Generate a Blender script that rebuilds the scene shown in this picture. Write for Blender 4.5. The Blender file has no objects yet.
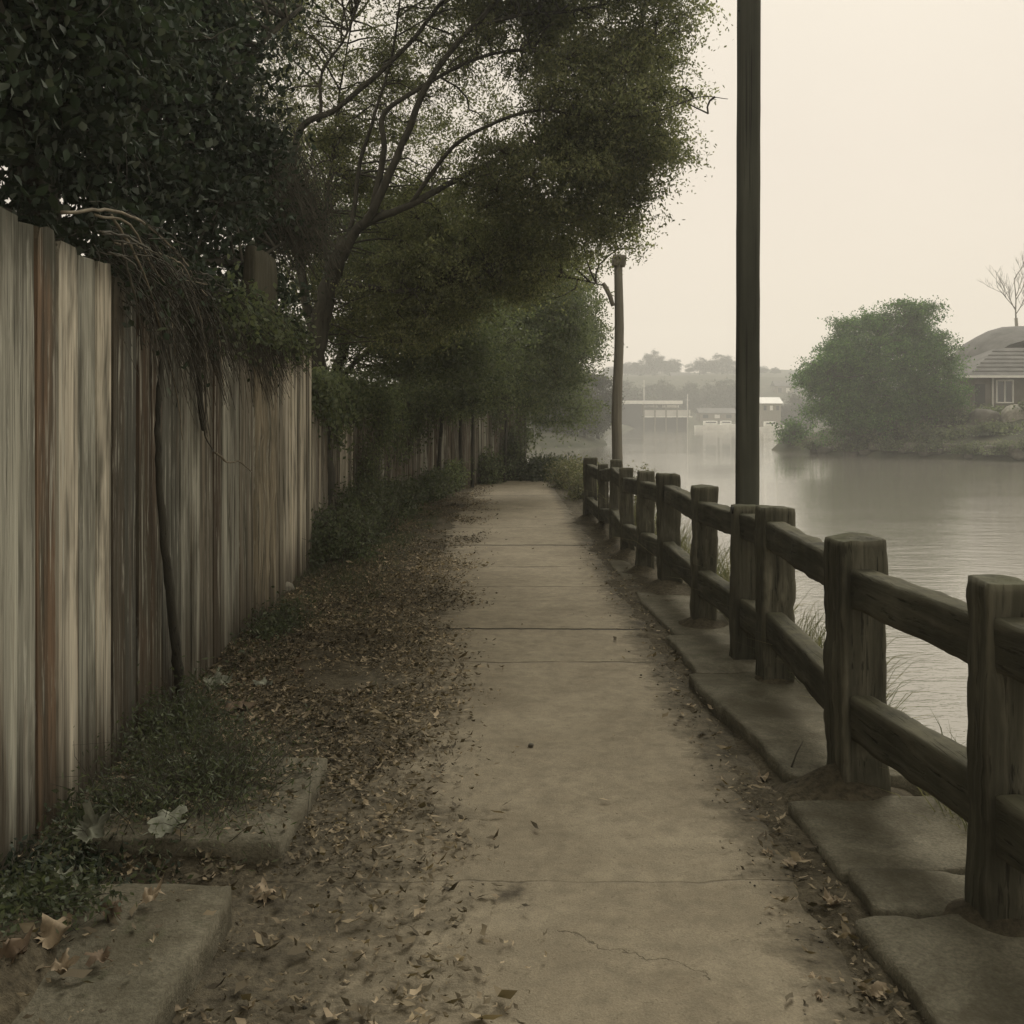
import bpy, math, random
import numpy as np
from mathutils import Vector, Matrix, noise as mn

random.seed(7)
RNG = np.random.default_rng(11)
S = bpy.context.scene
COL = S.collection
HC = 1.48            # eye height above the path
FPX = 1000.0
HOR = 418.0

def P(x, y, Y):
    """world point seen at photo position x,y at distance Y"""
    return Vector(((x-512)/FPX*Y, Y, HC-(y-HOR)/FPX*Y))

# ------------------------------------------------------------------ tagging
def tag(o, label=None, cat=None, group=None, kind=None):
    if label: o['label'] = label
    if cat: o['category'] = cat
    if group: o['group'] = group
    if kind: o['kind'] = kind
    return o

def thing(name, loc, label, cat, group=None, rz=0):
    o = bpy.data.objects.new(name, None); COL.objects.link(o)
    o.location = loc; o.rotation_euler = (0, 0, rz); o.empty_display_size = .2
    return tag(o, label, cat, group)

# ------------------------------------------------------------------ mesh builder
class MB:
    def __init__(s): s.v=[]; s.f=[]; s.c=[]; s.smooth=True
    def add(s, verts, faces, col=None):
        b=len(s.v); s.v.extend([tuple(q) for q in verts]); s.f.extend([tuple(i+b for i in f) for f in faces])
        if col is not None: s.c.extend([col]*len(faces))
    def box(s, x0,x1,y0,y1,z0,z1, col=None):
        s.add([(x0,y0,z0),(x1,y0,z0),(x1,y1,z0),(x0,y1,z0),(x0,y0,z1),(x1,y0,z1),(x1,y1,z1),(x0,y1,z1)],
              [(0,3,2,1),(4,5,6,7),(0,1,5,4),(1,2,6,5),(2,3,7,6),(3,0,4,7)], col)
    def tube(s, pts, rad, n=8, cap=True, wob=0.0, seed=0):
        pts=[Vector(p) for p in pts]; m=len(pts)
        t=[(pts[min(i+1,m-1)]-pts[max(i-1,0)]).normalized() for i in range(m)]
        u=t[0].orthogonal().normalized(); vs=[]; fs=[]
        for i in range(m):
            u=(u-t[i]*u.dot(t[i])).normalized(); w=t[i].cross(u)
            for k in range(n):
                a=2*math.pi*k/n; d=u*math.cos(a)+w*math.sin(a)
                r=rad[i]
                if wob: r*=1+wob*mn.noise(Vector((d.x*1.5+seed, d.y*1.5, i*.45+d.z)))
                vs.append(pts[i]+d*r)
        for i in range(m-1):
            for k in range(n):
                k2=(k+1)%n; fs.append((i*n+k, i*n+k2, (i+1)*n+k2, (i+1)*n+k))
        if cap: fs.append(tuple(range(n-1,-1,-1))); fs.append(tuple((m-1)*n+k for k in range(n)))
        s.add(vs, fs)
    def rbox(s, size, r, seg, mat, amp=0.0, freq=6.0, seed=0.0, taper=None):
        """rounded, worn box of half-sizes size, put in place by matrix mat"""
        hx,hy,hz=size; nx,ny,nz=seg; idx={}; vs=[]; fs=[]
        def vert(i,j,k):
            key=(i,j,k)
            if key in idx: return idx[key]
            p=Vector((hx*(2*i/nx-1), hy*(2*j/ny-1), hz*(2*k/nz-1)))
            q=Vector((max(-hx+r,min(hx-r,p.x)), max(-hy+r,min(hy-r,p.y)), max(-hz+r,min(hz-r,p.z))))
            d=p-q
            if d.length>1e-9: d=d.normalized(); o=q+d*r
            else: o=p; d=Vector((0,0,0))
            if taper: o=taper(o)
            if amp:
                nn=Vector((i/nx-.5,j/ny-.5,k/nz-.5)); 
                e=mn.noise(o*freq+Vector((seed,seed*1.7,-seed)))+.5*mn.noise(o*freq*3+Vector((-seed,seed,seed)))
                o=o+nn.normalized()*e*amp if nn.length>1e-6 else o
            idx[key]=len(vs); vs.append(mat@o); return idx[key]
        for a in range(nx):
            for b in range(ny):
                fs.append((vert(a,b,0),vert(a,b+1,0),vert(a+1,b+1,0),vert(a+1,b,0)))
                fs.append((vert(a,b,nz),vert(a+1,b,nz),vert(a+1,b+1,nz),vert(a,b+1,nz)))
        for a in range(nx):
            for c in range(nz):
                fs.append((vert(a,0,c),vert(a+1,0,c),vert(a+1,0,c+1),vert(a,0,c+1)))
                fs.append((vert(a,ny,c),vert(a,ny,c+1),vert(a+1,ny,c+1),vert(a+1,ny,c)))
        for b in range(ny):
            for c in range(nz):
                fs.append((vert(0,b,c),vert(0,b,c+1),vert(0,b+1,c+1),vert(0,b+1,c)))
                fs.append((vert(nx,b,c),vert(nx,b+1,c),vert(nx,b+1,c+1),vert(nx,b,c+1)))
        s.add(vs,fs)
    def build(s, name, mat, parent=None, smooth=None, origin=None):
        me=bpy.data.meshes.new(name)
        v=s.v
        off=None
        if parent is not None:
            inv=world(parent).inverted(); v=[tuple(inv@Vector(q)) for q in v]
        elif origin is not None:
            o=Vector(origin); v=[(q[0]-o[0],q[1]-o[1],q[2]-o[2]) for q in v]
        me.from_pydata(v,[],s.f)
        if s.c and len(s.c)==len(s.f):
            ca=me.color_attributes.new('tint','FLOAT_COLOR','CORNER')
            arr=[]
            for f,c in zip(s.f,s.c): arr.extend(list(c)*len(f))
            ca.data.foreach_set('color',arr)
        if (s.smooth if smooth is None else smooth): me.polygons.foreach_set('use_smooth',[True]*len(me.polygons))
        me.materials.append(mat); me.update()
        o=bpy.data.objects.new(name,me); COL.objects.link(o)
        if parent is not None: o.parent=parent
        elif origin is not None: o.location=origin
        return o

def world(o):
    m=Matrix.LocRotScale(o.location,o.rotation_euler,o.scale)
    return world(o.parent)@m if o.parent else m

def np_mesh(name, V, nper, mat, parent=None, tri=False, F=None, tint=None):
    """fast mesh: V (n,3) with consecutive faces of nper verts, or explicit F (m,k)"""
    V=np.asarray(V,dtype=np.float64).reshape(-1,3)
    if parent is not None:
        inv=np.array(world(parent).inverted()); V=V@inv[:3,:3].T+inv[:3,3]
    if F is None: F=np.arange(len(V)).reshape(-1,nper)
    k=F.shape[1]; me=bpy.data.meshes.new(name)
    me.vertices.add(len(V)); me.vertices.foreach_set('co',V.astype(np.float32).ravel())
    me.loops.add(F.size); me.loops.foreach_set('vertex_index',F.astype(np.int32).ravel())
    me.polygons.add(len(F)); me.polygons.foreach_set('loop_start',np.arange(0,F.size,k,dtype=np.int32))
    me.update(calc_edges=True); me.materials.append(mat)
    o=bpy.data.objects.new(name,me); COL.objects.link(o)
    if parent is not None: o.parent=parent
    return o

# ------------------------------------------------------------------ numpy noise
_T=np.random.default_rng(5).random((64,64,64))
def vnoise(x,y,z=0.0):
    x=np.asarray(x,float); y=np.asarray(y,float); z=np.zeros_like(x)+z
    xi=np.floor(x).astype(int); yi=np.floor(y).astype(int); zi=np.floor(z).astype(int)
    fx=x-xi; fy=y-yi; fz=z-zi
    fx=fx*fx*(3-2*fx); fy=fy*fy*(3-2*fy); fz=fz*fz*(3-2*fz)
    r=0
    for a in (0,1):
        for b in (0,1):
            for c in (0,1):
                w=(fx if a else 1-fx)*(fy if b else 1-fy)*(fz if c else 1-fz)
                r=r+w*_T[(xi+a)&63,(yi+b)&63,(zi+c)&63]
    return r*2-1
def fbm(x,y,z=0.0,o=3):
    r=0;a=1.0;t=0
    for i in range(o):
        r=r+a*vnoise(np.asarray(x)*2**i+i*7.3,np.asarray(y)*2**i-i*3.1,np.asarray(z)*2**i+i*1.7); t+=a; a*=.5
    return r/t
def sstep(a,b,x):
    t=np.clip((x-a)/(b-a),0,1); return t*t*(3-2*t)

# ------------------------------------------------------------------ materials
def newmat(name):
    m=bpy.data.materials.new(name); m.use_nodes=True; nt=m.node_tree
    for n in list(nt.nodes): nt.nodes.remove(n)
    out=nt.nodes.new('ShaderNodeOutputMaterial')
    return m,nt,out
def N(nt,t,**k):
    n=nt.nodes.new('ShaderNode'+t)
    for a,b in k.items():
        if a.startswith('i_'):
            key=a[2:]; key=int(key) if key.isdigit() else key.replace('_',' ')
            n.inputs[key].default_value=b
        else: setattr(n,a,b)
    return n
def L(nt,a,b): nt.links.new(a,b)
def ramp(nt,fac,stops,interp='LINEAR'):
    r=N(nt,'ValToRGB'); r.color_ramp.interpolation=interp; e=r.color_ramp.elements
    while len(e)<len(stops): e.new(.5)
    for i,(p,c) in enumerate(stops):
        e[i].position=p; e[i].color=(c,c,c,1) if not isinstance(c,tuple) else c+(1,)
    if fac is not None: L(nt,fac,r.inputs['Fac'])
    return r.outputs['Color']
def mix(nt,f,a,b,mode='MIX'):
    m=N(nt,'Mix',data_type='RGBA',blend_type=mode)
    for s,v in ((m.inputs['Factor'],f),(m.inputs['A'],a),(m.inputs['B'],b)):
        if hasattr(v,'is_linked'): L(nt,v,s)
        elif isinstance(v,tuple): s.default_value=v+(1,) if len(v)==3 else v
        else: s.default_value=v
    return m.outputs['Result']
def math_(nt,op,a,b=0.0,c=None,clamp=False):
    m=N(nt,'Math',operation=op,use_clamp=clamp)
    for i,v in enumerate((a,b) if c is None else (a,b,c)):
        if hasattr(v,'is_linked'): L(nt,v,m.inputs[i])
        else: m.inputs[i].default_value=v
    return m.outputs[0]
def coords(nt,scale=(1,1,1),rnd=True,kind='Object'):
    tc=N(nt,'TexCoord'); mp=N(nt,'Mapping'); mp.inputs['Scale'].default_value=scale
    if rnd:
        oi=N(nt,'ObjectInfo'); vm=N(nt,'VectorMath',operation='ADD'); L(nt,tc.outputs[kind],vm.inputs[0])
        m=math_(nt,'MULTIPLY',oi.outputs['Random'],37.0); cx=N(nt,'CombineXYZ'); L(nt,m,cx.inputs[0]); L(nt,m,cx.inputs[2])
        L(nt,cx.outputs[0],vm.inputs[1]); L(nt,vm.outputs[0],mp.inputs['Vector'])
    else: L(nt,tc.outputs[kind],mp.inputs['Vector'])
    return mp.outputs[0]
def noise(nt,vec,scale,detail=4,rough=.6,dist=0):
    n=N(nt,'TexNoise'); n.inputs['Scale'].default_value=scale; n.inputs['Detail'].default_value=detail
    n.inputs['Roughness'].default_value=rough; n.inputs['Distortion'].default_value=dist
    L(nt,vec,n.inputs['Vector']); return n.outputs['Fac']
def bump(nt,h,strength,dist,normal=None):
    b=N(nt,'Bump'); b.inputs['Strength'].default_value=strength; b.inputs['Distance'].default_value=dist
    L(nt,h,b.inputs['Height'])
    if normal is not None: L(nt,normal,b.inputs['Normal'])
    return b.outputs[0]
def bsdf(nt,out,col,rough=.9,nrm=None,spec=.3):
    b=N(nt,'BsdfPrincipled')
    if hasattr(col,'is_linked'): L(nt,col,b.inputs['Base Color'])
    else: b.inputs['Base Color'].default_value=col+(1,)
    if hasattr(rough,'is_linked'): L(nt,rough,b.inputs['Roughness'])
    else: b.inputs['Roughness'].default_value=rough
    b.inputs['Specular IOR Level'].default_value=spec
    if nrm is not None: L(nt,nrm,b.inputs['Normal'])
    L(nt,b.outputs[0],out.inputs['Surface']); return b

def mat_wood(name, dark, mid, light, grain=(26,26,1.3), bumpd=.006, moss=None, spec=.2):
    m,nt,out=newmat(name)
    v=coords(nt,grain); g=noise(nt,v,1.0,6,.65,.6)
    v2=coords(nt,(2.2,2.2,.8)); b=noise(nt,v2,1.0,4,.6)
    v3=coords(nt,(grain[0]*3.2,grain[1]*3.2,grain[2]*2.2)); g3=noise(nt,v3,1.0,3,.6)
    c=ramp(nt,g,[(.28,dark),(.52,mid),(.74,light)])
    bl=ramp(nt,b,[(.3,.55),(.65,1.15)])
    c=mix(nt,1.0,c,bl,'MULTIPLY')
    cr=ramp(nt,g3,[(.32,.4),(.42,1.0)])
    c=mix(nt,1.0,c,cr,'MULTIPLY')
    if moss:
        geo=N(nt,'NewGeometry'); sx=N(nt,'SeparateXYZ'); L(nt,geo.outputs['Normal'],sx.inputs[0])
        mm=noise(nt,coords(nt,(5,5,5)),1.0,5,.7)
        f=math_(nt,'MULTIPLY',ramp(nt,sx.outputs[2],[(.2,.08),(.8,.65)]),ramp(nt,mm,[(.35,0.0),(.6,1.0)]))
        c=mix(nt,f,c,moss)
    pt=N(nt,'NewGeometry')
    c=mix(nt,math_(nt,'MULTIPLY',ramp(nt,pt.outputs['Pointiness'],[(.515,0.0),(.56,.55)]),ramp(nt,g,[(.3,.2),(.6,1.0)])),c,light)
    h=math_(nt,'ADD',g,math_(nt,'MULTIPLY',cr,.9))
    bsdf(nt,out,c,.92,bump(nt,h,.8,bumpd),spec); return m

def mat_leaf(name, cols, trans=.3, rough=.55, hue=None):
    m,nt,out=newmat(name)
    geo=N(nt,'NewGeometry'); r=geo.outputs['Random Per Island']
    n=len(cols); c=ramp(nt,r,[((i+.5)/n,cols[i]) for i in range(n)])
    big=noise(nt,coords(nt,(.7,.7,.7),rnd=False),1.0,4,.65)
    c=mix(nt,1.0,c,ramp(nt,big,[(.33,.5),(.66,1.45)]),'MULTIPLY')
    b=N(nt,'BsdfPrincipled'); L(nt,c,b.inputs['Base Color']); b.inputs['Roughness'].default_value=rough
    b.inputs['Specular IOR Level'].default_value=.25
    t=N(nt,'BsdfTranslucent'); c2=mix(nt,1.0,c,(1.3,1.35,.85),'MULTIPLY'); L(nt,c2,t.inputs['Color'])
    mx=N(nt,'MixShader'); mx.inputs[0].default_value=trans
    L(nt,b.outputs[0],mx.inputs[1]); L(nt,t.outputs[0],mx.inputs[2]); L(nt,mx.outputs[0],out.inputs['Surface'])
    return m

def mat_plain(name,col,rough=.85,var=.25,scale=3.0,bd=.01,spec=.3):
    m,nt,out=newmat(name)
    v=coords(nt,(scale,)*3); n1=noise(nt,v,1.0,6,.65)
    c=mix(nt,1.0,col,ramp(nt,n1,[(.25,1-var*1.6),(.75,1+var)]),'MULTIPLY')
    bsdf(nt,out,c,rough,bump(nt,n1,.5,bd),spec); return m

DIRT_A=(.052,.044,.029); DIRT_B=(.125,.105,.07)
def dirt_color(nt,v):
    n1=noise(nt,v,3.0,6,.7); n2=noise(nt,v,38.0,4,.7)
    c=ramp(nt,n1,[(.3,DIRT_A),(.7,DIRT_B)])
    c=mix(nt,1.0,c,ramp(nt,n2,[(.3,.5),(.62,1.25)]),'MULTIPLY')
    return c,n1,n2

def mat_ground():
    m,nt,out=newmat('ground')
    v=coords(nt,(1,1,1),rnd=False)
    c,n1,n2=dirt_color(nt,v)
    sep=N(nt,'SeparateXYZ'); L(nt,v,sep.inputs[0])
    # grassy land farther away
    far=noise(nt,coords(nt,(.5,.5,.5),rnd=False),1.0,5,.7)
    g=ramp(nt,far,[(.3,(.035,.042,.024)),(.55,(.07,.07,.042)),(.75,(.14,.12,.08))])
    f=ramp(nt,math_(nt,'MULTIPLY',sep.outputs[1],.01),[(.24,0.0),(.36,1.0)])
    c=mix(nt,f,c,g)
    h=math_(nt,'ADD',math_(nt,'MULTIPLY',n1,.5),n2)
    bsdf(nt,out,c,.95,bump(nt,h,.9,.02),.15); return m

def mat_path():
    m,nt,out=newmat('path')
    v=coords(nt,(1,1,1),rnd=False)
    sep=N(nt,'SeparateXYZ'); L(nt,v,sep.inputs[0]); X=sep.outputs[0]; Y=sep.outputs[1]
    dirt,n1,n2=dirt_color(nt,v)
    fine=noise(nt,v,160.0,3,.7); mid=noise(nt,v,1.6,6,.65); md=noise(nt,v,11.0,5,.65)
    c=ramp(nt,mid,[(.25,(.19,.158,.108)),(.5,(.262,.222,.155)),(.75,(.33,.282,.20))])
    c=mix(nt,1.0,c,ramp(nt,fine,[(.25,.72),(.7,1.16)]),'MULTIPLY')
    c=mix(nt,1.0,c,ramp(nt,md,[(.28,.72),(.68,1.12)]),'MULTIPLY')
    # dark stains
    st=noise(nt,coords(nt,(1.1,2.6,1),rnd=False),1.7,5,.6,.5)
    c=mix(nt,ramp(nt,st,[(.62,0.0),(.74,.55)]),c,(.13,.11,.075))
    gr=noise(nt,v,5.5,6,.72,.3)
    c=mix(nt,ramp(nt,gr,[(.50,0.0),(.70,.45)]),c,(.15,.12,.08))
    c=mix(nt,ramp(nt,noise(nt,v,70.0,2,.5),[(.66,0.0),(.72,.5)]),c,(.10,.08,.055))
    # soil spread in from both edges, ragged in cross bands
    w=noise(nt,coords(nt,(1.0,3.2,1),rnd=False),1.3,6,.68,.4)
    wf=noise(nt,v,14.0,4,.7)
    wob=math_(nt,'ADD',math_(nt,'MULTIPLY',math_(nt,'SUBTRACT',w,.5),1.15),math_(nt,'MULTIPLY',math_(nt,'SUBTRACT',wf,.5),.75))
    left=math_(nt,'SUBTRACT',math_(nt,'MULTIPLY',X,-1.0),.04)
    left=math_(nt,'ADD',left,math_(nt,'MULTIPLY',Y,-.052))
    right=math_(nt,'SUBTRACT',X,.78)
    e=math_(nt,'ADD',math_(nt,'MAXIMUM',left,math_(nt,'MULTIPLY',math_(nt,'ADD',right,.04),2.2)),wob)
    f=ramp(nt,e,[(-.0,0.0),(.10,.35),(.30,.8),(.55,1.0)])
    f=math_(nt,'MULTIPLY',f,ramp(nt,wf,[(.2,.75),(.45,1.0)]))
    c=mix(nt,f,c,dirt)
    # joints across the slabs and a crack
    jw=noise(nt,coords(nt,(1.3,.2,1),rnd=False),1.5,4,.6)
    yw=math_(nt,'ADD',Y,math_(nt,'MULTIPLY',math_(nt,'SUBTRACT',jw,.5),.16))
    jn=noise(nt,coords(nt,(2.6,.6,1),rnd=False),1.0,3,.6)
    tot=None
    for (yy,hw,st_) in ((6.98,.028,.97),(6.03,.016,.6),(8.05,.014,.3),(8.75,.018,.55),(9.9,.022,.75),(11.6,.045,.95),(13.4,.03,.5),(16.2,.04,.5),(19.0,.05,.5),(3.18,.008,.3)):
        d=math_(nt,'ABSOLUTE',math_(nt,'SUBTRACT',yw,yy))
        k=math_(nt,'SUBTRACT',1.0,math_(nt,'DIVIDE',d,hw),clamp=True)
        k=math_(nt,'MULTIPLY',k,st_*1.6,clamp=True)
        if st_<.9: k=math_(nt,'MULTIPLY',k,ramp(nt,jn,[(.38,.25),(.58,1.0)]))
        tot=k if tot is None else math_(nt,'MAXIMUM',tot,k)
    # diagonal hairline crack near the viewer
    cx=math_(nt,'ADD',math_(nt,'MULTIPLY',X,-.55),math_(nt,'MULTIPLY',math_(nt,'SUBTRACT',noise(nt,v,5.0,5,.7),.5),.28))
    dd=math_(nt,'ABSOLUTE',math_(nt,'SUBTRACT',Y,math_(nt,'ADD',cx,2.94)))
    k=math_(nt,'SUBTRACT',1.0,math_(nt,'DIVIDE',dd,.006),clamp=True)
    k=math_(nt,'MULTIPLY',k,math_(nt,'MULTIPLY',math_(nt,'GREATER_THAN',X,.13),math_(nt,'LESS_THAN',X,.52)))
    k=math_(nt,'MULTIPLY',k,ramp(nt,wf,[(.35,.1),(.6,.6)]))
    tot=math_(nt,'MAXIMUM',tot,k)
    c=mix(nt,tot,c,(.022,.018,.012))
    # small dark spot with a ragged edge
    sx=math_(nt,'SUBTRACT',X,.01); sy=math_(nt,'SUBTRACT',Y,3.1)
    r2=math_(nt,'ADD',math_(nt,'MULTIPLY',sx,math_(nt,'MULTIPLY',sx,90.0)),math_(nt,'MULTIPLY',sy,math_(nt,'MULTIPLY',sy,60.0)))
    sp=math_(nt,'SUBTRACT',1.0,math_(nt,'ADD',r2,math_(nt,'SUBTRACT',math_(nt,'MULTIPLY',wf,2.4),.75)),clamp=True)
    c=mix(nt,math_(nt,'MULTIPLY',sp,1.2,clamp=True),c,(.07,.058,.04))
    h=math_(nt,'ADD',math_(nt,'ADD',fine,math_(nt,'MULTIPLY',md,.7)),math_(nt,'MULTIPLY',tot,-4.0))
    h=math_(nt,'ADD',h,math_(nt,'MULTIPLY',math_(nt,'MULTIPLY',f,n2),2.5))
    bsdf(nt,out,c,.88,bump(nt,h,.6,.006),.25); return m

def mat_concrete(name,base,dark):
    m,nt,out=newmat(name)
    v=coords(nt,(1,1,1)); a=noise(nt,v,3.0,6,.7); f=noise(nt,v,90.0,3,.7); b=noise(nt,v,14.0,5,.65)
    c=ramp(nt,a,[(.3,dark),(.68,base)])
    c=mix(nt,1.0,c,ramp(nt,f,[(.3,.65),(.68,1.2)]),'MULTIPLY')
    c=mix(nt,ramp(nt,b,[(.55,0.0),(.75,.5)]),c,(.06,.055,.035))
    c=mix(nt,ramp(nt,noise(nt,v,2.2,7,.75,.4),[(.46,0.0),(.62,.8)]),c,(.075,.065,.042))
    c=mix(nt,ramp(nt,noise(nt,v,7.0,5,.7),[(.60,0.0),(.72,.5)]),c,(.085,.09,.05))
    h=math_(nt,'ADD',f,math_(nt,'MULTIPLY',b,1.5))
    bsdf(nt,out,c,.92,bump(nt,h,.7,.008),.2); return m

def mat_water():
    m,nt,out=newmat('water')
    tc=N(nt,'TexCoord')
    def nz(sc,s,d): 
        mp=N(nt,'Mapping'); mp.inputs['Scale'].default_value=sc; L(nt,tc.outputs['Object'],mp.inputs['Vector']); return noise(nt,mp.outputs[0],s,d,.6,.2)
    a=nz((1.1,3.4,1),1.0,4); b=nz((5,14,1),1.0,3); big=nz((.05,.12,1),1.0,3)
    h=math_(nt,'ADD',a,math_(nt,'MULTIPLY',b,.40))
    h=math_(nt,'MULTIPLY',h,ramp(nt,big,[(.35,.35),(.65,1.0)]))
    sy=N(nt,'SeparateXYZ'); L(nt,tc.outputs['Object'],sy.inputs[0])
    h=math_(nt,'MULTIPLY',h,ramp(nt,math_(nt,'MULTIPLY',sy.outputs[1],.01),[(.14,1.0),(.42,.22)]))
    nrm=bump(nt,h,1.0,.036)
    b_=bsdf(nt,out,(.25,.233,.19),.02,nrm,.8); b_.inputs['IOR'].default_value=2.0
    return m

def mat_boards():
    m,nt,out=newmat('weathered_boards')
    at=N(nt,'Attribute',attribute_name='tint'); geo=N(nt,'NewGeometry')
    tc=N(nt,'TexCoord')
    add=N(nt,'VectorMath',operation='ADD'); L(nt,tc.outputs['Object'],add.inputs[0])
    cx=N(nt,'CombineXYZ'); rr=math_(nt,'MULTIPLY',geo.outputs['Random Per Island'],53.0); L(nt,rr,cx.inputs[2]); L(nt,rr,cx.inputs[1]); L(nt,cx.outputs[0],add.inputs[1])
    def nz(sc,d=5,r=.65,dist=.3):
        mp=N(nt,'Mapping'); mp.inputs['Scale'].default_value=sc; L(nt,add.outputs[0],mp.inputs['Vector']); return noise(nt,mp.outputs[0],1.0,d,r,dist)
    g=nz((22,22,.7)); g2=nz((12,12,.35)); fine=nz((120,120,2.0),3)
    blot=nz((6,6,1.1),4,.6)
    c=mix(nt,1.0,at.outputs['Color'],ramp(nt,g,[(.28,.70),(.5,1.0),(.72,1.18)]),'MULTIPLY')
    c=mix(nt,1.0,c,ramp(nt,g2,[(.3,.6),(.68,1.18)]),'MULTIPLY')
    c=mix(nt,1.0,c,ramp(nt,fine,[(.3,.75),(.65,1.1)]),'MULTIPLY')
    ck=nz((45,45,.8),4,.6,.2); c=mix(nt,1.0,c,ramp(nt,ck,[(.30,.25),(.40,1.0)]),'MULTIPLY')
    # rust brown and dark runs
    c=mix(nt,math_(nt,'MULTIPLY',ramp(nt,nz((16,16,.7),4,.6),[(.55,0.0),(.68,.75)]),ramp(nt,blot,[(.35,0.0),(.6,1.0)])),c,(.13,.075,.04))
    c=mix(nt,ramp(nt,blot,[(.47,0.0),(.63,.85)]),c,(.07,.064,.045))
    c=mix(nt,ramp(nt,nz((30,30,1.6),5,.7,.8),[(.54,0.0),(.66,.8)]),c,(.46,.445,.37))
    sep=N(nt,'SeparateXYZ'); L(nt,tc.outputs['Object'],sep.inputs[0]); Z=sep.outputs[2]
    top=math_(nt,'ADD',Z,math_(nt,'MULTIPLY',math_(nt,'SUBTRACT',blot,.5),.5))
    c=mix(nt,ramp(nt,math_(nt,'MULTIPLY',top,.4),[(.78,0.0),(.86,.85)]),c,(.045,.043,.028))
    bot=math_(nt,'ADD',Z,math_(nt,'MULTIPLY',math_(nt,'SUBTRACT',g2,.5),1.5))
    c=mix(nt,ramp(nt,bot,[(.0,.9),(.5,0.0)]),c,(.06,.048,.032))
    h=math_(nt,'ADD',math_(nt,'ADD',g,math_(nt,'MULTIPLY',fine,.5)),ramp(nt,ck,[(.34,-.0),(.42,.9)]))
    bsdf(nt,out,c,.9,bump(nt,h,1.0,.008),.2); return m

M={}
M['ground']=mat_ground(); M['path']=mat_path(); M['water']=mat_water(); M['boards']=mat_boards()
M['rail']=mat_wood('fence_timber',(.040,.038,.027),(.088,.083,.060),(.175,.162,.12),(22,22,1.3),.006,moss=(.085,.085,.045))
M['railbeam']=mat_wood('rail_timber',(.032,.031,.022),(.072,.069,.050),(.13,.122,.09),(26,1.3,26),.007,moss=(.13,.12,.075))
M['pole']=mat_wood('pole_timber',(.052,.053,.040),(.075,.076,.058),(.105,.104,.08),(14,14,.35),.0015)
M['farpole']=mat_wood('grey_pole_timber',(.12,.108,.085),(.18,.165,.13),(.25,.23,.185),(30,30,.6),.003)
M['bark']=mat_wood('bark',(.022,.021,.016),(.044,.041,.031),(.075,.07,.053),(14,14,3),.012)
M['twig']=mat_plain('twig_bark',(.075,.068,.05),.9,.3,8)
M['palevine']=mat_plain('pale_vine_bark',(.20,.17,.12),.9,.4,14)
M['kerb']=mat_concrete('kerb_concrete',(.205,.185,.135),(.095,.086,.06))
M['leaf_fine']=mat_leaf('fine_leaf',[(.095,.108,.060),(.14,.154,.083),(.185,.194,.105),(.25,.25,.138),(.115,.128,.071)],.5)
M['leaf_broad']=mat_leaf('broad_leaf',[(.024,.036,.022),(.035,.051,.030),(.046,.066,.040),(.032,.046,.027),(.03,.038,.024),(.042,.052,.034),(.033,.041,.027),(.095,.11,.082)],.18,.75)
M['leaf_mid']=mat_leaf('middle_leaf',[(.082,.103,.063),(.12,.142,.083),(.16,.182,.104),(.13,.149,.088)],.42)
M['leaf_round']=mat_leaf('round_tree_leaf',[(.045,.11,.030),(.075,.155,.04),(.15,.25,.07),(.06,.13,.042)],.35)
M['leaf_far']=mat_leaf('far_leaf',[(.05,.055,.035),(.07,.075,.05),(.06,.06,.04)],.2)
M['weed']=mat_leaf('weed_leaf',[(.062,.078,.045),(.092,.108,.062),(.132,.145,.092),(.078,.091,.059)],.35)
M['drygrass']=mat_leaf('dry_grass_blade',[(.13,.135,.075),(.19,.18,.11),(.27,.245,.16),(.10,.115,.055)],.35)
M['litter']=mat_leaf('dry_leaf',[(.07,.057,.037),(.12,.098,.063),(.21,.17,.11),(.44,.35,.235),(.10,.08,.053),(.16,.13,.083),(.33,.265,.17),(.11,.09,.058)],.1,.8)
M['tanleaf']=mat_plain('tan_leaf',(.30,.235,.155),.75,.35,20,.004)
M['greyleaf']=mat_plain('pale_grey_leaf',(.25,.255,.195),.75,.35,20,.004)
M['brownleaf']=mat_plain('brown_leaf',(.15,.108,.07),.75,.35,20,.004)
M['stone']=mat_plain('pale_stone',(.26,.24,.19),.9,.3,6)
M['darkstone']=mat_plain('dark_stone',(.10,.09,.07),.9,.4,2)
M['roof']=mat_plain('roof_shingle',(.135,.13,.12),.9,.3,1.2,.04)
M['wall']=mat_plain('house_boarding',(.17,.155,.125),.9,.3,1.0)
M['white']=mat_plain('white_paint',(.82,.80,.74),.6,.12,1.5)
M['dark']=mat_plain('dark_opening',(.03,.03,.027),.5,.2,1.5)
M['glass']=mat_plain('window_glass',(.05,.055,.055),.12,.1,1.0,.0,.6)
M['greyroof']=mat_plain('metal_roof',(.55,.53,.48),.5,.1,1.0)
M['metal']=mat_plain('rusty_bolt',(.03,.028,.025),.6,.3,30)

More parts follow.
